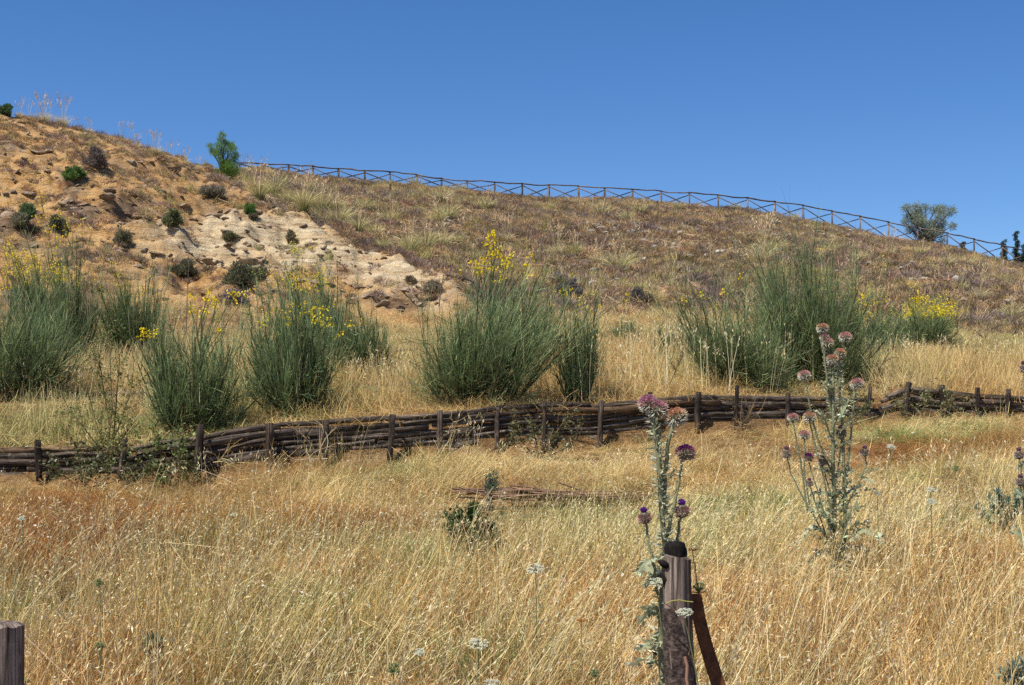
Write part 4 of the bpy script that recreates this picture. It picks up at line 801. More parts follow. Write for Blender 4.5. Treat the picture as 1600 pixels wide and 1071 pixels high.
for (u, h) in [(30, 18), (45, 22), (68, 30), (82, 28), (98, 30), (60, 20), (120, 14), (140, 14), (190, 22), (200, 24), (215, 16), (235, 24), (245, 22), (262, 16), (275, 22), (290, 18), (310, 14), (415, 18), (385, 18), (395, 16)]:
    put_tuss(u, float(ip(u, *SKY_V)) + 2, 's', h * .62, 'pale seeding grass clump against the sky,', 'grass clumps on the left crest')

# ------------------------------------------------------------------ small shrubs and trees
def leafy(name, label, cat, g, w, h, n, L, W, col, stemcol=(.08, .06, .04), group=None, seed=0, upright=.4, clumps=20, shape=None, trunk_r=.02, hollow=.3, part='foliage', kind=None):
    """trunk, limbs and a crown of leaf clumps round the limb ends"""
    global R
    Rs = R; R = np.random.default_rng(seed); t = thing(name, label, cat, g, group); s = Soup(); f = Soup()
    if shape is None:
        a = R.random(clumps) * 2 * PI; e = np.arccos(R.uniform(-.2, 1, clumps)); rr = R.uniform(.15, 1.15, clumps) ** .7
        C = np.stack([np.sin(e) * np.cos(a) * w / 2 * rr * .8, np.sin(e) * np.sin(a) * w / 2 * rr * .8, h * .16 + np.maximum(np.cos(e), -.1) * h * .7 * rr], 1); CR = np.full(clumps, (w + h) * .5 * .15) * R.uniform(.5, 1.5, clumps)
    else: C = np.array([c[:3] for c in shape]); CR = np.array([c[3] for c in shape]); clumps = len(C)
    mid = C * np.array([.35, .35, .55]); base = np.zeros_like(C); base[:, 2] = -.05
    pts = np.stack([base, mid * .5, mid, (mid + C) / 2 + R.normal(size=C.shape) * w * .02, C], 1); s.tubes(pts, np.array([trunk_r, trunk_r * .8, trunk_r * .55, trunk_r * .35, trunk_r * .15])[None] * np.ones((clumps, 1)), stemcol, 6)
    i = R.choice(clumps, n, p=CR ** 2 / (CR ** 2).sum()); d = unit(R.normal(size=(n, 3))); rad = CR[i] * R.random(n) ** .4; q = C[i] + d * rad[:, None] * np.array([1, 1, .8]) + R.normal(size=(n, 3)) * CR[i][:, None] * .25
    dd = unit(d * .8 + R.normal(size=(n, 3)) * .6 + np.array([0, 0, upright])); shade = .8 + .4 * R.random((n, 1)); f.leaves(q, dd, unit(R.normal(size=(n, 3)) + np.array([0, 0, .5])), R.uniform(.7, 1.2, n) * L, R.uniform(.7, 1.2, n) * W, jit(col, n, .2) * shade)
    link('stem' if trunk_r < .04 else 'trunk', s.mesh('stem', M_TWIG, True), t); link(part if trunk_r < .04 else 'crown', f.mesh(part, M_LEAF), t, kind='stuff'); R = Rs; return t
# young pine against the sky
g = hit(349, 284, 40, 90); px = g.y / FPX
def sh(lst): return [((u - 349) * px, (k % 3 - 1) * .12, (284 - v) * px, r * px) for k, (u, v, r) in enumerate(lst)]
leafy('pine_sapling', 'bright green young pine standing against the sky beside the left end of the rail fence', 'tree', g, 2, 2, 9000, .10, .014, (.17, .28, .05), seed=3, upright=1.2, trunk_r=.05,
      shape=sh([(348, 214, 5), (346, 222, 6), (352, 225, 6), (343, 232, 7), (328, 230, 5), (333, 238, 7), (340, 243, 6), (350, 238, 7), (360, 228, 6), (363, 235, 7), (366, 245, 8), (362, 255, 9), (356, 262, 10), (366, 268, 9), (350, 270, 9), (345, 252, 5), (358, 275, 9), (340, 270, 5), (327, 262, 3)]))
# olive tree behind the brow
g = Vector(G(1445, 97)); g.z = (VH - 392) / FPX * 97; px = 97 / FPX
leafy('olive_tree', 'grey green olive tree rising behind the crossed rails at the right', 'tree', g, 3.6, 3, 14000, .13, .036, (.25, .28, .18), (.1, .085, .07), seed=5, trunk_r=.12,
      shape=[((u - 1445) * px, (k % 4 - 1.5) * .4, (392 - v) * px, r * 1.0 * px) for k, (u, v, r) in enumerate([(1412, 328, 7), (1420, 340, 9), (1432, 326, 9), (1440, 335, 11), (1430, 348, 11), (1442, 352, 10), (1425, 358, 9), (1450, 322, 6), (1447, 365, 9), (1435, 370, 8), (1462, 328, 8), (1475, 325, 8), (1482, 333, 8), (1470, 340, 9), (1460, 350, 9), (1472, 355, 7), (1484, 356, 6), (1466, 364, 8), (1455, 372, 8), (1478, 348, 6), (1410, 350, 5), (1470, 378, 6)])])
def cypress(u, vt, w, label, Y=125):
    g = Vector(((u - UC) / FPX * Y, Y, (VH - 440) / FPX * Y)); px = Y / FPX; h = (440 - vt) * px; n = 20
    leafy('cypress_tree', label, 'tree', g, 1, h, 5000, .13, .05, (.03, .05, .022), seed=int(u), upright=1.5, trunk_r=.08, group='cypresses behind the brow',
          shape=[((k % 2 - .5) * .12 + (.1 * math.sin(k)), 0, h * (.1 + .88 * k / (n - 1)), max(.16, w * px / 2 * (1 - (k / (n - 1)) ** 2.2))) for k in range(n)])
cypress(1569, 377, 13, 'short dark cypress behind the rail fence, left of the tallest one'); cypress(1588, 363, 11, 'tallest slender dark cypress at the right edge of the hilltop'); cypress(1600, 383, 16, 'broad dark cypress cut by the right picture edge')
cypress(1505, 380, 8, 'small dark conifer tip just showing under the rails right of the olive')
def shrub(u, v, w, h, col, label, n=1600, L=.1, W=.03, seed=0, kind='shrub', y0=30, group=None, up=.8): return leafy('shrub', label, kind, hit(u, v, y0, 93), w * 1.1 / FPX * hit(u, v, y0, 93).y, h / FPX * hit(u, v, y0, 93).y, int(n * 1.5), L, W * .8, tuple(c * 1.4 for c in col), seed=seed, upright=up, group=group)
shrub(115, 287, 32, 30, (.085, .14, .035), 'round bright green shrub alone on the upper bare bank', 2600, seed=11)
shrub(8, 181, 22, 18, (.06, .10, .035), 'dark green bush on the very crest at the left edge', 1600, seed=12)
shrub(148, 264, 34, 30, (.125, .10, .085), 'purplish grey bush under the crest right of the round green shrub', 2200, seed=13)
shrub(42, 352, 28, 32, (.08, .12, .05), 'dark green upright bush on the left of the bare bank', 2000, seed=14); shrub(30, 360, 26, 22, (.16, .15, .09), 'grey olive bush touching the dark upright one on its left', 1500, seed=15)
shrub(90, 364, 24, 20, (.11, .12, .07), 'small grey green bush right of the dark upright pair', 1500, seed=16); shrub(52, 366, 18, 12, (.13, .1, .08), 'low brown cushion just under the dark upright bush', 900, seed=17)
shrub(272, 352, 28, 24, (.12, .13, .06), 'olive green bush on the ledge over the marl', 1700, seed=18); shrub(390, 338, 16, 20, (.08, .14, .035), 'small fresh green bush near the lip of the bank', 1200, seed=19)
shrub(395, 345, 12, 9, (.12, .11, .07), 'low brown tuft under the small fresh green bush', 700, seed=31); shrub(190, 385, 24, 30, (.13, .12, .07), 'grey brown bush in the middle of the bank above the brooms', 1300, seed=20)
shrub(330, 312, 46, 22, (.15, .135, .095), 'wide grey brown bush below the young pine', 2200, seed=21); shrub(358, 378, 20, 14, (.12, .115, .06), 'small bush on the cream marl left side', 900, seed=22)
shrub(380, 448, 70, 34, (.085, .085, .045), 'wide dark olive bush at the foot of the marl', 3000, seed=23); shrub(285, 436, 40, 30, (.1, .1, .055), 'dark bush at the foot of the bank behind the yellow blooms', 2000, seed=24)
shrub(455, 375, 13, 12, (.12, .11, .06), 'tiny dark bush on the cream marl slope', 600, seed=25); shrub(458, 381, 16, 9, (.13, .1, .06), 'low cushion just below the tiny dark bush on the marl', 600, seed=26)
shrub(675, 458, 32, 16, (.19, .16, .1), 'straw coloured cushion low on the marl slope', 1200, seed=27); shrub(640, 445, 16, 9, (.14, .11, .07), 'small brown cushion beside the straw coloured one', 600, seed=28)
shrub(890, 468, 50, 22, (.10, .085, .075), 'dark purple cushion bush at the hill foot right of centre', 1800, seed=29); shrub(1000, 478, 46, 24, (.085, .072, .062), 'darkest purple bush at the hill foot behind the small round broom', 1800, seed=30)
shrub(878, 445, 40, 16, (.16, .125, .135), 'flowering lavender coloured cushion above the dark purple one', 1500, seed=32); shrub(1212, 355, 24, 12, (.14, .11, .09), 'low brown cushion under the rail fence near the tallest broom', 800, seed=33)
shrub(1126, 326, 34, 12, (.10, .12, .05), 'low olive bush right behind the rails on the brow', 1100, seed=34); shrub(1376, 366, 40, 18, (.13, .14, .06), 'low olive bush at the rails left of the olive tree', 1200, seed=35)
shrub(372, 478, 50, 26, (.14, .105, .14), 'violet flowering bush behind the yellow blooms at the foot of the bank', 1500, L=.09, seed=36, y0=24)

# ------------------------------------------------------------------ plants near the fence
def weed(label, Y, stems, seed, leafcol=(.17, .2, .06), stemcol=(.16, .1, .05), nleaf=700, L=.03, W=.012, cat='plant', group=None, spread=.35, name='branching_weed'):
    """thin branching weed: stems given as rows of (u,v) points"""
    global R
    Rs = R; R = np.random.default_rng(seed); b = P(stems[0][0][0], stems[0][0][1], Y); t = thing(name, label, cat, b, group); s = Soup(); f = Soup(); allp = []
    for st in stems:
        p = np.array([np.array(P(u, v, Y) - b) for (u, v) in st]); p[:, 1] += R.normal(size=len(p)) * .05; s.tubes(p[None], np.linspace(.008, .003, len(p))[None], stemcol, 4)
        m = 16; i = R.integers(0, len(p) - 1, m); ff = R.random((m, 1)); q = p[i] * (1 - ff) + p[i + 1] * ff; d = unit(p[i + 1] - p[i] + R.normal(size=(m, 3)) * .5); c = curve3(q, d, R.uniform(.3, 1, m) * spread, R.uniform(0, .2, m), 4, np.tile([0, 0, 1.], (m, 1)))
        s.tubes(c, np.linspace(.003, .0015, 4)[None] * np.ones((m, 1)), stemcol, 3); allp.append(c.reshape(-1, 3))
    A = np.vstack(allp); i = R.integers(0, len(A), nleaf); f.leaves(A[i] + R.normal(size=(nleaf, 3)) * .02, unit(R.normal(size=(nleaf, 3)) + np.array([0, 0, .5])), unit(R.normal(size=(nleaf, 3))), R.uniform(.6, 1.3, nleaf) * L, R.uniform(.6, 1.3, nleaf) * W, jit(leafcol, nleaf, .25))
    link('stem', s.mesh('stem', M_TWIG), t); link('foliage', f.mesh('foliage', M_LEAF), t, kind='stuff'); R = Rs
weed('tall yellow green branching weed in front of the log fence at the left', 14.7, [[(170, 735), (172, 690), (176, 640), (172, 580), (168, 520)], [(170, 735), (165, 700), (148, 660), (135, 600)], [(172, 700), (190, 660), (205, 610), (210, 560)], [(174, 680), (180, 620), (186, 560), (182, 530)], [(170, 720), (186, 690), (210, 660)], [(168, 720), (150, 690), (118, 650), (104, 640)], [(172, 660), (158, 610), (152, 550)]], 5, nleaf=2600, L=.032, W=.014)
weed('green bramble growing over the logs left of the leaning third post', 14.75, [[(265, 765), (262, 730), (250, 700), (245, 690)], [(265, 765), (275, 730), (285, 705), (292, 690)], [(265, 765), (235, 740), (215, 715)], [(265, 765), (290, 740), (300, 720)]], 6, (.15, .18, .06), nleaf=850, L=.05, W=.03, spread=.3, name='bramble')
weed('green creeper covering the logs between the first two fence posts', 14.6, [[(130, 765), (125, 730), (120, 700), (118, 690)], [(130, 765), (150, 735), (170, 715)], [(130, 765), (95, 740), (80, 720)], [(130, 765), (190, 750), (215, 735)]], 7, (.14, .16, .07), nleaf=800, L=.045, W=.025, spread=.3, name='bramble')
weed('dark green ivy like creeper over the logs right of the centre posts', 15.9, [[(840, 720), (838, 690), (830, 665), (828, 650)], [(840, 720), (860, 690), (880, 660), (890, 645)], [(840, 720), (815, 690), (805, 665)], [(840, 720), (885, 700), (905, 680)]], 8, (.15, .15, .07), nleaf=700, L=.045, W=.025, spread=.28, name='bramble')
weed('dry leafy growth spilling over the right log run near its first post', 17.9, [[(1440, 665), (1440, 645), (1445, 628), (1450, 618)], [(1440, 665), (1470, 640), (1490, 625)], [(1440, 665), (1410, 645), (1400, 630)]], 9, (.2, .2, .09), nleaf=900, L=.045, W=.016, spread=.3, name='bramble')
weed('dry weed with pale seed heads hiding the end of the long log fence', 17.6, [[(1330, 668), (1332, 645), (1328, 625), (1330, 612)], [(1330, 668), (1350, 645), (1356, 632)], [(1330, 668), (1310, 650), (1306, 635)], [(1330, 668), (1290, 660), (1280, 645)]], 10, (.15, .16, .075), nleaf=1300, L=.04, W=.018, spread=.3, name='bramble')
weed('bare brown forked stem standing in pale grass behind the fence', 18.6, [[(1040, 612), (1052, 590), (1060, 570), (1066, 545)], [(1056, 580), (1044, 562)], [(1060, 570), (1067, 556), (1066, 520)]], 11, nleaf=30, stemcol=(.14, .09, .05), spread=.12)
weed('bare forked stem in the pale grass above the right log run', 19.6, [[(1368, 602), (1376, 575), (1388, 555), (1402, 540)], [(1374, 580), (1368, 566)], [(1380, 566), (1396, 558)]], 12, nleaf=40, stemcol=(.14, .09, .05), spread=.15)
weed('thin bare stem slanting over the grass near the right edge of the meadow', 22.5, [[(1524, 556), (1534, 530), (1546, 515), (1562, 495)], [(1534, 528), (1520, 515)], [(1546, 514), (1566, 508)]], 13, nleaf=60, stemcol=(.16, .11, .06), spread=.2)
weed('thin dead stem rising in front of the marl left of the bright broom', 22.5, [[(290, 520), (293, 480), (296, 430), (299, 384)]], 14, nleaf=20, stemcol=(.2, .14, .12), spread=.15)
weed('thin dead forked stem between the bank and the central broom', 21, [[(686, 480), (690, 450), (694, 425), (692, 400)], [(692, 440), (704, 428)], [(691, 446), (676, 440)]], 15, nleaf=30, stemcol=(.15, .11, .09), spread=.25)
weed('green weed with arching stems left of the bright broom', 18.4, [[(420, 600), (415, 540), (412, 490), (400, 430)], [(420, 600), (440, 520), (445, 460), (420, 420)], [(418, 560), (395, 510), (388, 470)], [(430, 560), (455, 490), (448, 420)]], 16, (.15, .19, .08), (.12, .15, .06), nleaf=900, L=.05, W=.01, spread=.4)
leafy('leafy_plant', 'dark green broad leaved plant alone in the golden grass below the twig bundle', 'plant', G(738, 11.0), .4, .42, 2200, .05, .032, (.055, .09, .025), seed=41, trunk_r=.008, clumps=12)
leafy('leafy_plant', 'small green plant half hidden in grass right of its darker neighbour', 'plant', G(762, 11.6), .14, .22, 110, .035, .02, (.12, .15, .04), seed=42, trunk_r=.005, clumps=6)
# glaucous spurge at the right edge
def spurge(label, u, Y, shoots, seed, col=(.24, .32, .22)):
    global R
    Rs = R; R = np.random.default_rng(seed); g = G(u, Y); t = thing('spurge_plant', label, 'plant', g); s = Soup(); f = Soup()
    for (us, vs) in shoots:
        e = np.array(P(us, vs, Y + R.normal() * .06) - g); p = np.stack([np.zeros(3), e * np.array([.4, .4, .45]), e * np.array([.8, .8, .75]), e]); s.tubes(p[None], np.array([[.007, .006, .005, .004]]), (.2, .2, .13), 5)
        n = 190; ff = 1 - R.random(n) ** 1.6; q = p[2] + (p[1] - p[2]) * .35 + (p[3] - p[2] - (p[1] - p[2]) * .35) * ff[:, None]; d = unit(R.normal(size=(n, 3)) * .8 + unit(p[3] - p[2]) * .7); f.leaves(q, d, unit(R.normal(size=(n, 3))), R.uniform(.03, .06, n), np.full(n, .013), jit(col, n, .2))
    link('stem', s.mesh('stem', M_LEAF), t); link('foliage', f.mesh('foliage', M_LEAF), t, kind='stuff'); R = Rs
spurge('blue green spurge with fleshy narrow leaves near the right edge', 1572, 11.2, [(1528, 792), (1535, 800), (1548, 778), (1560, 768), (1552, 790), (1565, 800), (1575, 782), (1592, 770), (1596, 785), (1570, 806), (1590, 800), (1604, 776)], 51)
spurge('small grey green spurge by the lower right corner', 1590, 5.9, [(1582, 1046), (1590, 1040), (1597, 1050), (1604, 1042), (1572, 1054)], 52, (.22, .27, .2))
spurge('dull green spurge tuft buried in grass at the lower left', 238, 7.3, [(232, 1002), (240, 998), (246, 1006), (236, 1012)], 53, (.24, .25, .13))
def young(label, u, Y, tips, seed, col=(.1, .15, .05)):
    spurge(label, u, Y, tips, seed, col)

# ------------------------------------------------------------------ twig bundle and small stake
def twig_bundle():
    Y = 13.2; b = G(880, Y); t = thing('twig_bundle', 'long low bundle of reddish brown brushwood lying across the dry slope', 'bundle', b); rr = np.random.default_rng(8)
    for i in range(64):
        f = rr.random(); u0 = 700 + rr.uniform(0, 300); u1 = min(u0 + rr.uniform(90, 280), 1065); k = 6; us = np.linspace(u0, u1, k); off = rr.uniform(-10, 12); tilt = rr.normal() * 5
        vs = ip(us, [700, 760, 860, 960, 1060], [766, 771, 775, 778, 783]) + off * (.6 + .4 * np.sin(us / 40)) + np.linspace(-tilt, tilt, k) + rr.normal(size=k) * .8; yy = Y + rr.normal() * .06
        pts = np.array([np.array(P(a, v, yy) - b) for a, v in zip(us, vs)]); s = Soup(); s.tubes(pts[None], np.linspace(.008, .004, k)[None] * rr.uniform(.7, 1.2), np.clip(np.array((.14, .085, .055)) * rr.uniform(.4, 2.4), 0, 1), 5); link('twig', s.mesh('twig', M_TWIG), t)
    for (u, vt, vb) in ((800, 765, 800), (880, 770, 806), (975, 772, 806)): log_part(t, P(u, vb, Y + .03) - b, P(u, vt, Y + .03) - b, .012, .01, M_LOG, int(u), 'stake', 3)
twig_bundle()
branch_twigs('dead_branch', 'small heap of brown twigs at the right part of the brushwood bundle', 'branch', 985, 785, 13.1, 22, .22, (.2, .12, .07), 9, (0, 0, .2), w=.004)
b = P(766, 790, 12.9); t = thing('wooden_stake', 'short brown wooden stake behind the brushwood bundle', 'stake', b); log_part(t, (0, 0, -.05), P(763, 749, 12.9) - b, .032, .028, M_LOG, 4, 'stake_body', 5, bend=.003)
leafy('leafy_plant', 'blue green tuft of leaves growing on top of the short stake', 'plant', P(768, 766, 12.85), .16, .14, 320, .05, .01, (.12, .16, .1), seed=43, trunk_r=.006, clumps=7)

# ------------------------------------------------------------------ thistles
PALEG = (.42, .46, .34)
def head_meshes(seed, floret, brac, spine=(.78, .76, .62), shape='open'):
    """squat globe of spiny bracts and a dome of florets (unit radius about 1)"""
    global R
    Rs = R; R = np.random.default_rng(seed); s = Soup(); n = 14; th = np.arange(n) / n * 2 * PI; prof = [(.0, -.62), (.35, -.6), (.72, -.42), (.9, -.12), (.88, .15), (.7, .32)]
    if shape == 'closed': prof = [(.0, -.85), (.4, -.8), (.72, -.5), (.82, -.1), (.7, .3), (.45, .5)]
    V = np.array([[r * math.cos(a), r * math.sin(a), z] for (r, z) in prof for a in th]); q = []
    for i in range(len(prof) - 1):
        for j in range(n): q.append((i * n + j, i * n + (j + 1) % n, (i + 1) * n + (j + 1) % n, (i + 1) * n + j))
    s.add(V, q, np.array((.16, .15, .09)))
    m = 230; z = R.uniform(-.6, .3, m); rr = np.interp(z, [p[1] for p in prof], [p[0] for p in prof]); a = R.random(m) * 2 * PI; p = np.stack([rr * np.cos(a), rr * np.sin(a), z], 1)
    el = np.interp(z, [-.6, -.2, .3], [-.9, -.1, .75]); d = unit(np.stack([np.cos(a), np.sin(a), el], 1)); L = R.uniform(.22, .42, m); cc = np.where(z[:, None] < -.08, jit(spine, m, .1), jit(brac, m, .15))
    s.tubes(np.stack([p - d * .05, p + d * L[:, None]], 1), np.array([[.05, .006]]) * np.ones((m, 1)), cc, 4)
    f = Soup(); m = 420; e = np.arccos(1 - R.random(m) * (.95 if shape == 'open' else .35)); a = R.random(m) * 2 * PI; d = np.stack([np.sin(e) * np.cos(a), np.sin(e) * np.sin(a), np.cos(e)], 1)
    top = np.array([1.0, 1.0, .62]) if shape == 'open' else np.array([.75, .75, 1.0]); p = d * .35 * top + np.array([0, 0, .1]); q = d * top * R.uniform(.82, 1.02, (m, 1)) + np.array([0, 0, .16 if shape == 'open' else .2])
    f.tubes(np.stack([p, q], 1), np.array([[.03, .035]]) * np.ones((m, 1)), jit(floret, m, .2, .08), 4)
    if shape == 'open':
        k = 8; P_ = [(.05, .62)] + [(math.sin(x) * .8, .1 + math.cos(x) * .52) for x in (.4, .8, 1.2, 1.5)]; V = np.array([[r * math.cos(a), r * math.sin(a), z] for (r, z) in P_ for a in np.arange(k) / k * 2 * PI]); qq = [(i * k + j, i * k + (j + 1) % k, (i + 1) * k + (j + 1) % k, (i + 1) * k + j) for i in range(4) for j in range(k)]
        f.add(V, qq, np.array(floret) * .75)
    a_, b_ = s.mesh('flower_head', M_LEAF), f.mesh('florets', M_PETAL); R = Rs; return a_, b_
HEADS = {'pink': head_meshes(1, (.52, .25, .33), (.74, .52, .45)), 'rust': head_meshes(2, (.64, .36, .22), (.74, .56, .4)), 'salmon': head_meshes(3, (.64, .36, .32), (.74, .55, .47)), 'purple': head_meshes(4, (.2, .04, .2), (.36, .13, .17), (.5, .36, .3)), 'bud': head_meshes(5, (.25, .06, .42), (.36, .11, .16), (.5, .3, .27), 'closed'), 'mauve': head_meshes(6, (.38, .19, .24), (.46, .27, .26), (.5, .4, .34), 'closed')}
def spiny_stem(s, pts, r0, r1, seed, wing=1.0, spines=True):
    rr = np.random.default_rng(seed); pts = np.array(pts); k = 4 * (len(pts) - 1) + 1; t = np.linspace(0, len(pts) - 1, k); i = np.minimum(t.astype(int), len(pts) - 2); f = (t - i)[:, None]; p = pts[i] * (1 - f) + pts[i + 1] * f; p[1:-1] += rr.normal(size=(k - 2, 3)) * .002
    rad = np.linspace(r0, r1, k); s.tubes(p[None], rad[None] * .8, (.26, .265, .15), 6)
    if spines:
        L = np.linalg.norm(np.diff(p, axis=0), axis=1).sum(); n = int(L * 330); tt = rr.uniform(0, k - 1.001, n); i = tt.astype(int); f = (tt - i)[:, None]; q = p[i] * (1 - f) + p[i + 1] * f; ax = unit(p[i + 1] - p[i])
        a = rr.choice(np.array([0, PI / 2, PI, 3 * PI / 2]), n) + rr.normal(size=n) * .35; e1 = unit(np.cross(ax, np.array([.1, .2, 1.0]) + np.array([1., 0, 0]) * 0.8)); e2 = np.cross(ax, e1); o = e1 * np.cos(a)[:, None] + e2 * np.sin(a)[:, None]; rl = rad[i][:, None]
        d = unit(o + ax * rr.uniform(-.2, .7, (n, 1))); s.leaves(q + o * rl * .6, d, unit(ax + rr.normal(size=(n, 3)) * .8), rl[:, 0] * rr.uniform(.8, 2.7, n) * wing, rl[:, 0] * rr.uniform(.4, .9, n), jit((.6, .6, .42), n, .45))
def thorny_leaf(s, b, e, w, seed, col=(.3, .34, .19), up=np.array([0, 0, 1.]), droop=.25):
    rr = np.random.default_rng(seed); k = 9; t = np.linspace(0, 1, k)[:, None]; L = np.linalg.norm(e - b); p = b + (e - b) * t + up * L * droop * np.sin(t * PI) ; ax = unit(e - b); side = unit(np.cross(ax, up + rr.normal(size=3) * .3)); ww = w * np.sin(np.linspace(.25, PI, k))
    V = []; 
    for i in range(k): V += [p[i] - side * ww[i] * .35, p[i], p[i] + side * ww[i] * .35]
    q = [(i * 3 + j, i * 3 + j + 1, i * 3 + j + 4, i * 3 + j + 3) for i in range(k - 1) for j in (0, 1)]; s.add(np.array(V), q, np.array(col) * rr.uniform(.85, 1.15))
    m = k * 4; i = rr.integers(0, k - 1, m); sg = rr.choice([-1, 1], m)[:, None]; c = p[i] + side * sg * ww[i][:, None] * .3; d = unit(side * sg + ax * .6 + rr.normal(size=(m, 3)) * .35); s.leaves(c, d, unit(np.cross(d, side) + rr.normal(size=(m, 3)) * .4 + up * .3), w * rr.uniform(.5, 1.0, m), np.full(m, w * .3), jit((.42, .45, .3), m, .2))
def thistle(label, Y, base_uv, stems, heads, leaves, seed, group='tall thistles'):
    b = P(base_uv[0], base_uv[1], Y); g = G(base_uv[0], Y); b.z = g.z; t = thing('thistle', label, 'thistle', b, group); rr = random.Random(seed); c = lambda u, v, dy=0: np.array(P(u, v, Y + dy) - b)
    for k, (pts, r0, r1, wing) in enumerate(stems):
        s = Soup(); p = [c(u, v, (rr.uniform(-.02, .02)) if i else 0) for i, (u, v) in enumerate(pts)]
        if pts[0][1] > 9000: p[0] = np.array([p[0][0], 0, -.03])
        spiny_stem(s, p, r0, r1, seed * 10 + k, wing); link('stem', s.mesh('stem', M_LEAF), t)
    for (u, v, r, kind, tx) in heads:
        hm, fm = HEADS[kind]; h = link('flower_head', hm, t, loc=c(u, v)); R_ = r * 1.02 / FPX * Y; h.scale = (R_, R_, R_ * 1.25); h.rotation_euler = (rr.uniform(-.15, .05) , tx, rr.uniform(0, 6)); fo = link('florets', fm, h)
    if len(leaves) > 20:
        for _ in range(12):
            v0 = rr.uniform(600, 890); u0 = 1305 + rr.uniform(-4, 14); sg = rr.choice((-1, 1)); L = rr.uniform(10, 24) + max(0, v0 - 740) * .22; leaves.append((u0, v0, u0 + sg * L, v0 - rr.uniform(-.4, 1.3) * L, 3.5 + max(0, v0 - 700) * .03, rr.uniform(-.1, .35)))
    for k, (u0, v0, u1, v1, w, dr) in enumerate(leaves):
        s = Soup(); thorny_leaf(s, c(u0, v0), c(u1, v1, rr.uniform(-.1, .1)), w * 1.1 / FPX * Y, seed * 100 + k, droop=dr); link('leaf', s.mesh('leaf', M_LEAF), t)
Z = 99999
thistle('tall spiny thistle with pink and rust heads growing behind the foreground post', 5.35, (1032, 1300),
        [([(1036, 1320), (1035, 1100), (1033, 950), (1040, 860), (1033, 800), (1031, 740), (1026, 690), (1021, 652)], .017, .011, 1.3), ([(1038, 800), (1039, 740), (1044, 700), (1050, 665), (1054, 654)], .012, .009, 1.2), ([(1033, 760), (1030, 700), (1028, 660)], .010, .009, 1.2),
         ([(1038, 842), (1046, 820), (1056, 775), (1062, 740), (1066, 714)], .011, .006, 1.1), ([(1056, 880), (1059, 840), (1063, 812), (1066, 800)], .008, .006, 1.1), ([(1028, 930), (1022, 890), (1014, 850), (1009, 815)], .008, .006, 1.1)],
        [(1012, 630, 14, 'pink', -.35), (1026, 640, 15.5, 'pink', -.05), (1056, 652, 16, 'rust', .3), (1071, 708, 14, 'purple', .2), (1007, 808, 10.5, 'bud', 0), (1066, 797, 11.5, 'bud', .1)],
        [(1034, 875, 992, 902, 16, .2), (1034, 905, 1004, 885, 14, .1), (1033, 950, 1000, 975, 16, .25), (1034, 965, 1012, 955, 12, .1), (1034, 1010, 1000, 1020, 16, .25), (1030, 1040, 985, 1045, 16, .2), (1035, 990, 1020, 1035, 14, .1), (1035, 770, 1020, 752, 5, .1), (1033, 755, 1015, 748, 4, .1), (1044, 750, 1060, 742, 5, .1), (1046, 745, 1058, 728, 4, 0), (1028, 900, 1010, 920, 14, .1)], 1)
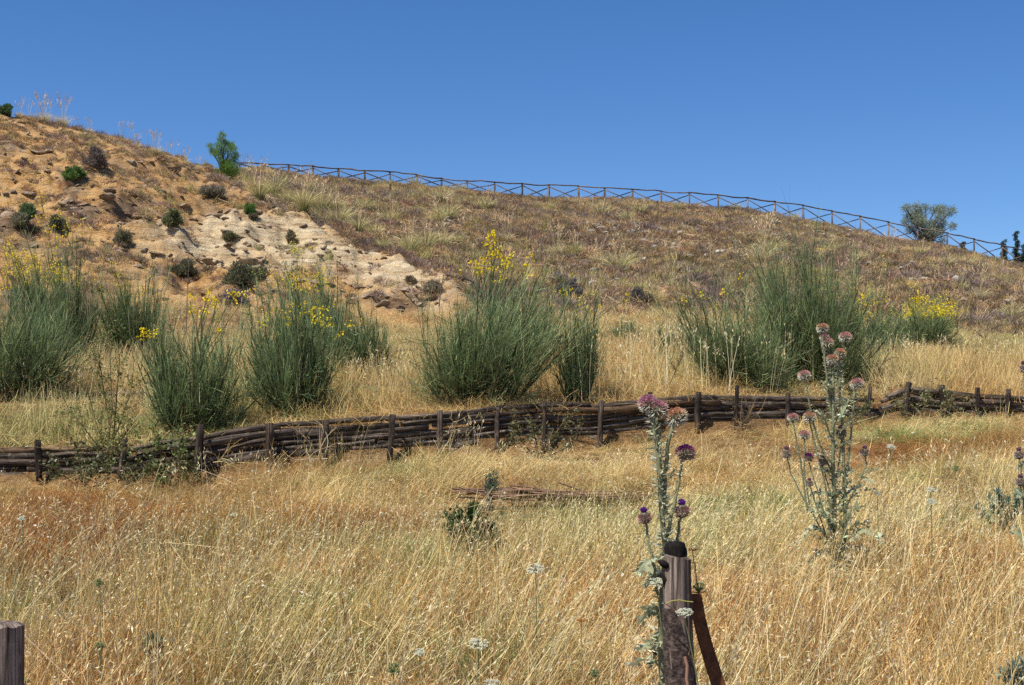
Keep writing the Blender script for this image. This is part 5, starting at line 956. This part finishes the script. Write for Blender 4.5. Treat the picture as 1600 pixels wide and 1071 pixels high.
thistle('tallest thistle with many salmon heads before the end of the long log fence', 9.5, (1308, 945),
        [([(1306, 955), (1306, 860), (1303, 780), (1302, 720), (1302, 640), (1301, 590), (1300, 568)], .022, .012, 1.3), ([(1322, 950), (1321, 850), (1319, 740), (1315, 650), (1312, 600), (1311, 558)], .018, .009, 1.2), ([(1303, 650), (1292, 600), (1288, 550), (1285, 518)], .010, .007, 1.1), ([(1300, 620), (1296, 580), (1293, 540)], .009, .007, 1.1), ([(1311, 620), (1316, 570), (1320, 532)], .008, .006, 1.1),
         ([(1298, 735), (1278, 690), (1268, 650), (1259, 594)], .010, .006, 1.1), ([(1320, 780), (1328, 690), (1333, 640), (1337, 606)], .010, .007, 1.1), ([(1298, 800), (1284, 730), (1272, 690), (1265, 658)], .009, .006, 1.0), ([(1262, 800), (1252, 730), (1245, 690), (1239, 659)], .008, .006, .9), ([(1265, 790), (1257, 740), (1257, 686)], .007, .006, .8), ([(1290, 840), (1250, 770), (1236, 740), (1230, 714)], .007, .005, .9), ([(1290, 810), (1272, 750), (1264, 722)], .007, .005, .9), ([(1302, 790), (1290, 745), (1285, 726)], .007, .005, .9), ([(1318, 800), (1344, 750), (1354, 725), (1351, 712)], .008, .005, .9), ([(1306, 750), (1314, 700), (1315, 682)], .007, .005, .9), ([(1295, 850), (1272, 780), (1265, 760)], .006, .005, .9)],
        [(1285, 513, 8.5, 'rust', 0), (1288, 527, 7, 'salmon', .1), (1293, 535, 8.5, 'salmon', .2), (1321, 527, 9, 'salmon', .15), (1312, 552, 8.5, 'rust', .2), (1300, 562, 9.5, 'rust', -.1), (1257, 587, 9, 'salmon', -.1), (1339, 600, 9.5, 'salmon', .1), (1239, 653, 8, 'salmon', -.1), (1265, 652, 9, 'rust', .1), (1257, 680, 8, 'salmon', -.05), (1229, 708, 7.5, 'mauve', 0), (1263, 715, 7.5, 'purple', 0), (1285, 720, 7.5, 'mauve', 0), (1351, 706, 7, 'mauve', 0), (1314, 676, 8, 'mauve', .1), (1265, 755, 5.5, 'mauve', 0)],
        [(1302, 700, 1275, 640, 10, .2), (1302, 640, 1276, 600, 8, .15), (1304, 660, 1328, 620, 9, -.1), (1304, 690, 1336, 655, 9, .1), (1300, 620, 1282, 596, 8, .2), (1312, 700, 1330, 690, 7, .1), (1304, 730, 1274, 712, 9, .2), (1302, 740, 1270, 733, 9, .1), (1305, 740, 1334, 734, 9, .0), (1303, 780, 1266, 775, 12, .2), (1308, 790, 1350, 760, 12, .15), (1310, 800, 1370, 765, 12, .15), (1304, 820, 1262, 800, 14, .2), (1304, 830, 1275, 785, 14, .1), (1308, 830, 1345, 790, 14, .1), (1306, 850, 1255, 835, 16, .3), (1310, 850, 1360, 825, 16, .3), (1306, 870, 1262, 880, 16, .3), (1310, 870, 1355, 865, 16, .3), (1308, 860, 1330, 810, 14, .05), (1306, 860, 1290, 805, 14, .05), (1312, 720, 1330, 760, 7, .1), (1345, 745, 1375, 730, 7, .1), (1345, 745, 1368, 760, 6, .1), (1304, 860, 1235, 860, 14, .35), (1312, 860, 1385, 850, 14, .35)], 2)
thistle('thistle half cut off by the right picture edge with dull purple heads', 9.2, (1606, 960),
        [([(1608, 960), (1608, 850), (1606, 700), (1603, 640), (1601, 584)], .014, .008, 1.1), ([(1606, 820), (1600, 760), (1593, 718)], .008, .005, 1.0), ([(1606, 850), (1600, 790), (1594, 758)], .008, .005, 1.0)],
        [(1600, 575, 7.5, 'mauve', 0), (1592, 710, 7.5, 'mauve', 0), (1594, 752, 7.5, 'mauve', 0)], [(1606, 720, 1588, 735, 9, .1), (1606, 780, 1585, 770, 9, .1), (1606, 860, 1580, 830, 12, .2)], 3)

# ------------------------------------------------------------------ umbels
def umbel(label, u, v, Y, r, kind='open', seed=0, tilt=.6, cat='flower', group='wild carrot umbels'):
    global R
    Rs = R; R = np.random.default_rng(seed + 900); g = G(u + 3, Y); c = P(u, v, Y); t = thing('wild_carrot', label, cat, g, group); s = Soup(); top = np.array(c - g); p = np.stack([np.zeros(3), top * np.array([.3, .3, .45]), top * np.array([.8, .8, .85]), top]); s.tubes(p[None], np.array([[.0035, .003, .0025, .002]]), (.2, .23, .1), 5); link('stem', s.mesh('stem', M_LEAF), t)
    f = Soup(); n = 46; Rr = r * .88 / FPX * Y; a = R.random(n) * 2 * PI
    if kind == 'open':
        rr = np.sqrt(R.random(n)) * Rr; e = np.stack([rr * np.cos(a), rr * np.sin(a) * .9, Rr * (.5 - .15 * (rr / Rr) ** 2) + R.normal(size=n) * Rr * .04], 1); fc, rc = (.74, .74, .6), (.3, .34, .18)
    else:
        el = R.uniform(-.5, 1, n); q = np.sqrt(1 - el ** 2 * .9); e = np.stack([q * np.cos(a), q * np.sin(a), el + .6], 1) * Rr * .8; fc, rc = (.27, .33, .14), (.3, .36, .16)
    ct, stt = math.cos(tilt), math.sin(tilt); e = np.stack([e[:, 0], e[:, 1] * ct - e[:, 2] * stt, e[:, 1] * stt + e[:, 2] * ct], 1)
    f.tubes(np.stack([np.zeros((n, 3)), e * .6 + np.array([0, 0, -.002]), e], 1) + top, np.array([[.0012, .001, .001]]) * np.ones((n, 1)), rc, 3)
    m = 14; q = np.repeat(e, m, 0) + R.normal(size=(n * m, 3)) * Rr * (.09 if kind == 'open' else .07) * np.array([1, 1, .4]) + top; f.leaves(q, unit(R.normal(size=q.shape) * np.array([1, 1, .4])), unit(R.normal(size=q.shape) * .4 + np.array([0, -.5, 1])), np.full(len(q), Rr * .13), np.full(len(q), Rr * .11), jit(fc, len(q), .08)); link('umbel', f.mesh('umbel', M_PETAL), t); R = Rs
for k, a in enumerate([('white wild carrot umbel touching the left side of the foreground post', 1026, 914, 5.2, 15, 'open'), ('white umbel leaning across the front of the foreground post', 1069, 960, 4.82, 14, 'open'), ('green globe of a carrot umbel at the right shoulder of the foreground post', 1092, 925, 5.25, 14, 'globe'),
        ('flat white umbel alone in the grass left of the foreground post', 837, 893, 7.0, 16, 'open'), ('greenish white umbel low in the grass at the bottom middle', 747, 1010, 6.2, 17, 'open'), ('green carrot globe at the bottom left of the middle umbel', 615, 1050, 6.0, 14, 'globe'),
        ('upper green carrot globe of the pair at the lower left', 156, 914, 7.2, 9, 'globe'), ('lower green carrot globe near the lower left post', 156, 1014, 6.2, 10, 'globe'), ('small open white umbel near the bottom centre', 656, 1022, 6.2, 11, 'open'), ('white umbel cut by the bottom picture edge', 768, 1072, 5.7, 14, 'open'),
        ('green globe at the bottom left beside the left post', 40, 1068, 5.8, 9, 'globe'), ('pale green umbel in the grass right of the tallest thistle', 1371, 773, 9.5, 7, 'open'), ('flat white umbel between thistle and spurge, upper of two', 1454, 768, 9.5, 10, 'open'), ('flat white umbel between thistle and spurge, lower of two', 1455, 786, 9.3, 9, 'open'),
        ('green globe umbel high in the right meadow', 1493, 735, 10.5, 7, 'globe'), ('small pale green umbel right of the thistle below the fence', 1391, 700, 12, 8, 'open'), ('green globe at the bottom right of centre near the post foot', 930, 1056, 5.8, 10, 'globe'), ('white umbel at the lower left near the picture edge', 35, 812, 9.0, 8, 'open'), ('small umbel right of the left white one', 365, 806, 9.5, 6, 'open')]): umbel(*a, seed=k)
def star_head(label, u, v, Y, r, seed):
    g = G(u + 4, Y); c = np.array(P(u, v, Y) - g); t = thing('dry_flower', label, 'flower', g, 'rust coloured dry flower heads'); s = Soup(); s.tubes(np.stack([np.zeros(3), c * np.array([.3, .3, .5]), c])[None], np.array([[.003, .0025, .002]]), (.3, .2, .09), 5); link('stem', s.mesh('stem', M_TWIG), t)
    rr = np.random.default_rng(seed); f = Soup(); n = 22; a = np.arange(n) / n * 2 * PI; Rr = r / FPX * Y; d = unit(np.stack([np.cos(a), np.sin(a), rr.uniform(-.2, .5, n)], 1)); f.leaves(np.zeros((n, 3)) + c, d, unit(rr.normal(size=(n, 3)) * .3 + np.array([0, 0, 1])), rr.uniform(.8, 1.1, n) * Rr, np.full(n, Rr * .22), jit((.42, .15, .035), n)); link('petals', f.mesh('petals', M_PETAL), t)
star_head('rust coloured starry dry flower just right of the foreground post top', 1082, 860, 5.4, 11, 1); star_head('rust coloured starry dry flower in the grass left of the foreground post', 908, 970, 6.2, 11, 2); star_head('small orange seed head beside the foreground post shoulder', 1086, 880, 5.45, 8, 3)

# ------------------------------------------------------------------ foreground posts
def big_post():
    Y = 5.0; px = Y / FPX; base = G(1062, Y); t = thing('wooden_post', 'weathered grey foreground post with a charred stub behind it and a rusty brace', 'post', base)
    rr = np.random.default_rng(3); rows = [(873, 1040, 1081), (880, 1039.5, 1081), (900, 1039, 1081.5), (925, 1038.5, 1082), (950, 1038.5, 1082.5), (985, 1039, 1084), (1030, 1041, 1087), (1080, 1043, 1090), (1180, 1046, 1094), (1290, 1048, 1096)]
    sides = 28; V = []; al = []; F = []
    ang = np.arange(sides) / sides * 2 * PI; groove = 1 + rr.normal(size=sides) * .035; groove[[20, 24, 17]] -= .07
    for i, (v, ul, ur) in enumerate(rows):
        c = P((ul + ur) / 2, v, Y) - base; r = (ur - ul) / 2 * px
        bark = 0.0 if v < 955 else .03
        rad = r * (groove + rr.normal(size=sides) * (.012 + bark))
        for j in range(sides): V.append((c.x + rad[j] * math.cos(ang[j]), c.y + .05 + rad[j] * .85 * math.sin(ang[j]), c.z + (rr.normal() * .004 if i else .004 * math.sin(ang[j] * 3) - .006 * math.cos(ang[j])))); al.append((r * math.cos(ang[j]), r * math.sin(ang[j]), v * px))
    for i in range(len(rows) - 1):
        for j in range(sides): j2 = (j + 1) % sides; F.append((i * sides + j, (i + 1) * sides + j, (i + 1) * sides + j2, i * sides + j2))
    F.append(tuple(range(sides)))
    me = bpy.data.meshes.new('post_body'); me.from_pydata(V, [], F); a = me.attributes.new('along', 'FLOAT_VECTOR', 'POINT'); a.data.foreach_set('vector', np.array(al, np.float32).ravel()); me.materials.append(M_POST); me.update(); link('post_body', me, t)
    cs = [np.array(P(1056 - .04 * (905 - v), v, Y + .16) - base) for v in (905, 875, 862, 855, 850, 847.5, 846.5)]; link('charred_stub', timber_mesh('charred_stub', cs, [.043, .041, .041, .04, .036, .030, .022], M_CHAR, 11, .09, 6), t)
    s = timber_mesh('collar', [np.array(P(1028, 876, Y + .03) - base), np.array(P(1035, 880, Y + .03) - base), np.array(P(1044, 885, Y + .03) - base)], [.004, .012, .014], M_CHAR, 7, .1, 3); link('splinter', s, t)
    s = timber_mesh('splinter', [np.array(P(1033, 894, Y + .04) - base), np.array(P(1041, 905, Y + .04) - base), np.array(P(1044, 930, Y + .04) - base)], [.008, .014, .01], M_CHAR, 7, .1, 4); link('splinter', s, t)
    # bark still on the lower part: ragged shell
    V = []; F = []; al = []; rows2 = list(range(952, 1300, 12)); n = 20
    edge = rr.normal(size=len(rows2)) * 3
    for i, v in enumerate(rows2):
        ul = float(np.interp(v, [r[0] for r in rows], [r[1] for r in rows])); ur = float(np.interp(v, [r[0] for r in rows], [r[2] for r in rows])); c = P((ul + ur) / 2, v, Y) - base; r = (ur - ul) / 2 * px
        lim0, lim1 = PI * 1.02, PI * (1.42 + .03 * math.sin(v * .07) + min((v - 952) / 110, 1) * .5 + (.06 * rr.random()))
        for j in range(n):
            a_ = lim0 + (lim1 - lim0) * j / (n - 1); rr_ = r * (1.07 + .05 * rr.random()) if 0 < j < n - 1 else r * 1.0
            V.append((c.x + rr_ * math.cos(a_), c.y + .05 + rr_ * .85 * math.sin(a_), c.z)); al.append((r * math.cos(a_) * 3, r * math.sin(a_) * 3, v * px * 9))
    for i in range(len(rows2) - 1):
        for j in range(n - 1): F.append((i * n + j, (i + 1) * n + j, (i + 1) * n + j + 1, i * n + j + 1))
    me = bpy.data.meshes.new('bark'); me.from_pydata(V, [], F); a = me.attributes.new('along', 'FLOAT_VECTOR', 'POINT'); a.data.foreach_set('vector', np.array(al, np.float32).ravel()); me.materials.append(M_BARKD); me.update(); link('bark', me, t)
    # rusty bar brace: from behind the shoulder down to the right
    pts = [(1086, 928), (1092, 965), (1102, 1005), (1116, 1050), (1132, 1100), (1160, 1190), (1190, 1280)]; V = []; F = []
    for (u, v) in pts:
        w = 10 + (v - 928) * .012
        for (du, dy) in ((-w, .0), (w, .02), (w, .05), (-w, .03)): V.append(tuple(P(u + du, v, Y + .12 + dy) - base))
    for i in range(len(pts) - 1):
        for j in range(4): j2 = (j + 1) % 4; F.append((i * 4 + j, i * 4 + j2, (i + 1) * 4 + j2, (i + 1) * 4 + j))
    F.append((3, 2, 1, 0)); me = bpy.data.meshes.new('brace'); me.from_pydata(V, [], F); me.materials.append(M_RUST); link('rusty_brace', me, t)
    # dried vine round the post
    for k, (pl, r, col) in enumerate([([(1040, 944), (1050, 939), (1062, 938), (1072, 940), (1083, 941)], .0022, (.3, .28, .07)), ([(1035, 940), (1050, 950), (1066, 965), (1076, 985), (1079, 1010), (1076, 1024)], .0026, (.16, .09, .06)), ([(1070, 1026), (1074, 1040), (1073, 1060), (1077, 1085)], .0065, (.3, .17, .11))]):
        s = Soup(); s.tubes(np.array([np.array(P(u, v, Y - .055 - (.02 * (k == 0))) - base) for u, v in pl])[None], np.full((1, len(pl)), r), col, 6); link('vine', s.mesh('vine', M_TWIG, True), t)
M_BARKD = simple_noise_mat('flaking_bark', [(0.35, (0.02, 0.015, 0.012)), (0.5, (0.065, 0.045, 0.038)), (0.68, (0.17, 0.125, 0.10))], 60, 0.9, 1.0, 0.012)
big_post()
def left_post():
    Y = 4.7; px = Y / FPX; base = G(4, Y); base.z = -1.6; t = thing('wooden_post', 'cracked grey wooden post cut by the lower left picture edge', 'post', base); rr = np.random.default_rng(5)
    sides = 32; ang = np.arange(sides) / sides * 2 * PI; groove = 1 + rr.normal(size=sides) * .02; k0 = int(sides * .752); V = []; F = []; al = []
    rows = [(974, 33), (978, 34), (990, 34), (1040, 33.5), (1100, 33), (1200, 33), (1330, 34)]
    for i, (v, r) in enumerate(rows):
        c = P(3, v, Y) - base; r = r * px
        for j in range(sides):
            q = groove[j] * r * (.8 if (i == 0) else 1) * (1 + rr.normal() * .006); q *= .8 if j == k0 else 1
            V.append((c.x + q * math.cos(ang[j]), c.y + q * math.sin(ang[j]), c.z + .003 * math.sin(j * 1.7))); al.append((r * math.cos(ang[j]), r * math.sin(ang[j]), v * px))
    for i in range(len(rows) - 1):
        for j in range(sides): j2 = (j + 1) % sides; F.append((i * sides + j, (i + 1) * sides + j, (i + 1) * sides + j2, i * sides + j2))
    F.append(tuple(range(sides))); me = bpy.data.meshes.new('post_body'); me.from_pydata(V, [], F); a = me.attributes.new('along', 'FLOAT_VECTOR', 'POINT'); a.data.foreach_set('vector', np.array(al, np.float32).ravel()); me.materials.append(M_POST); link('post_body', me, t)
left_post()
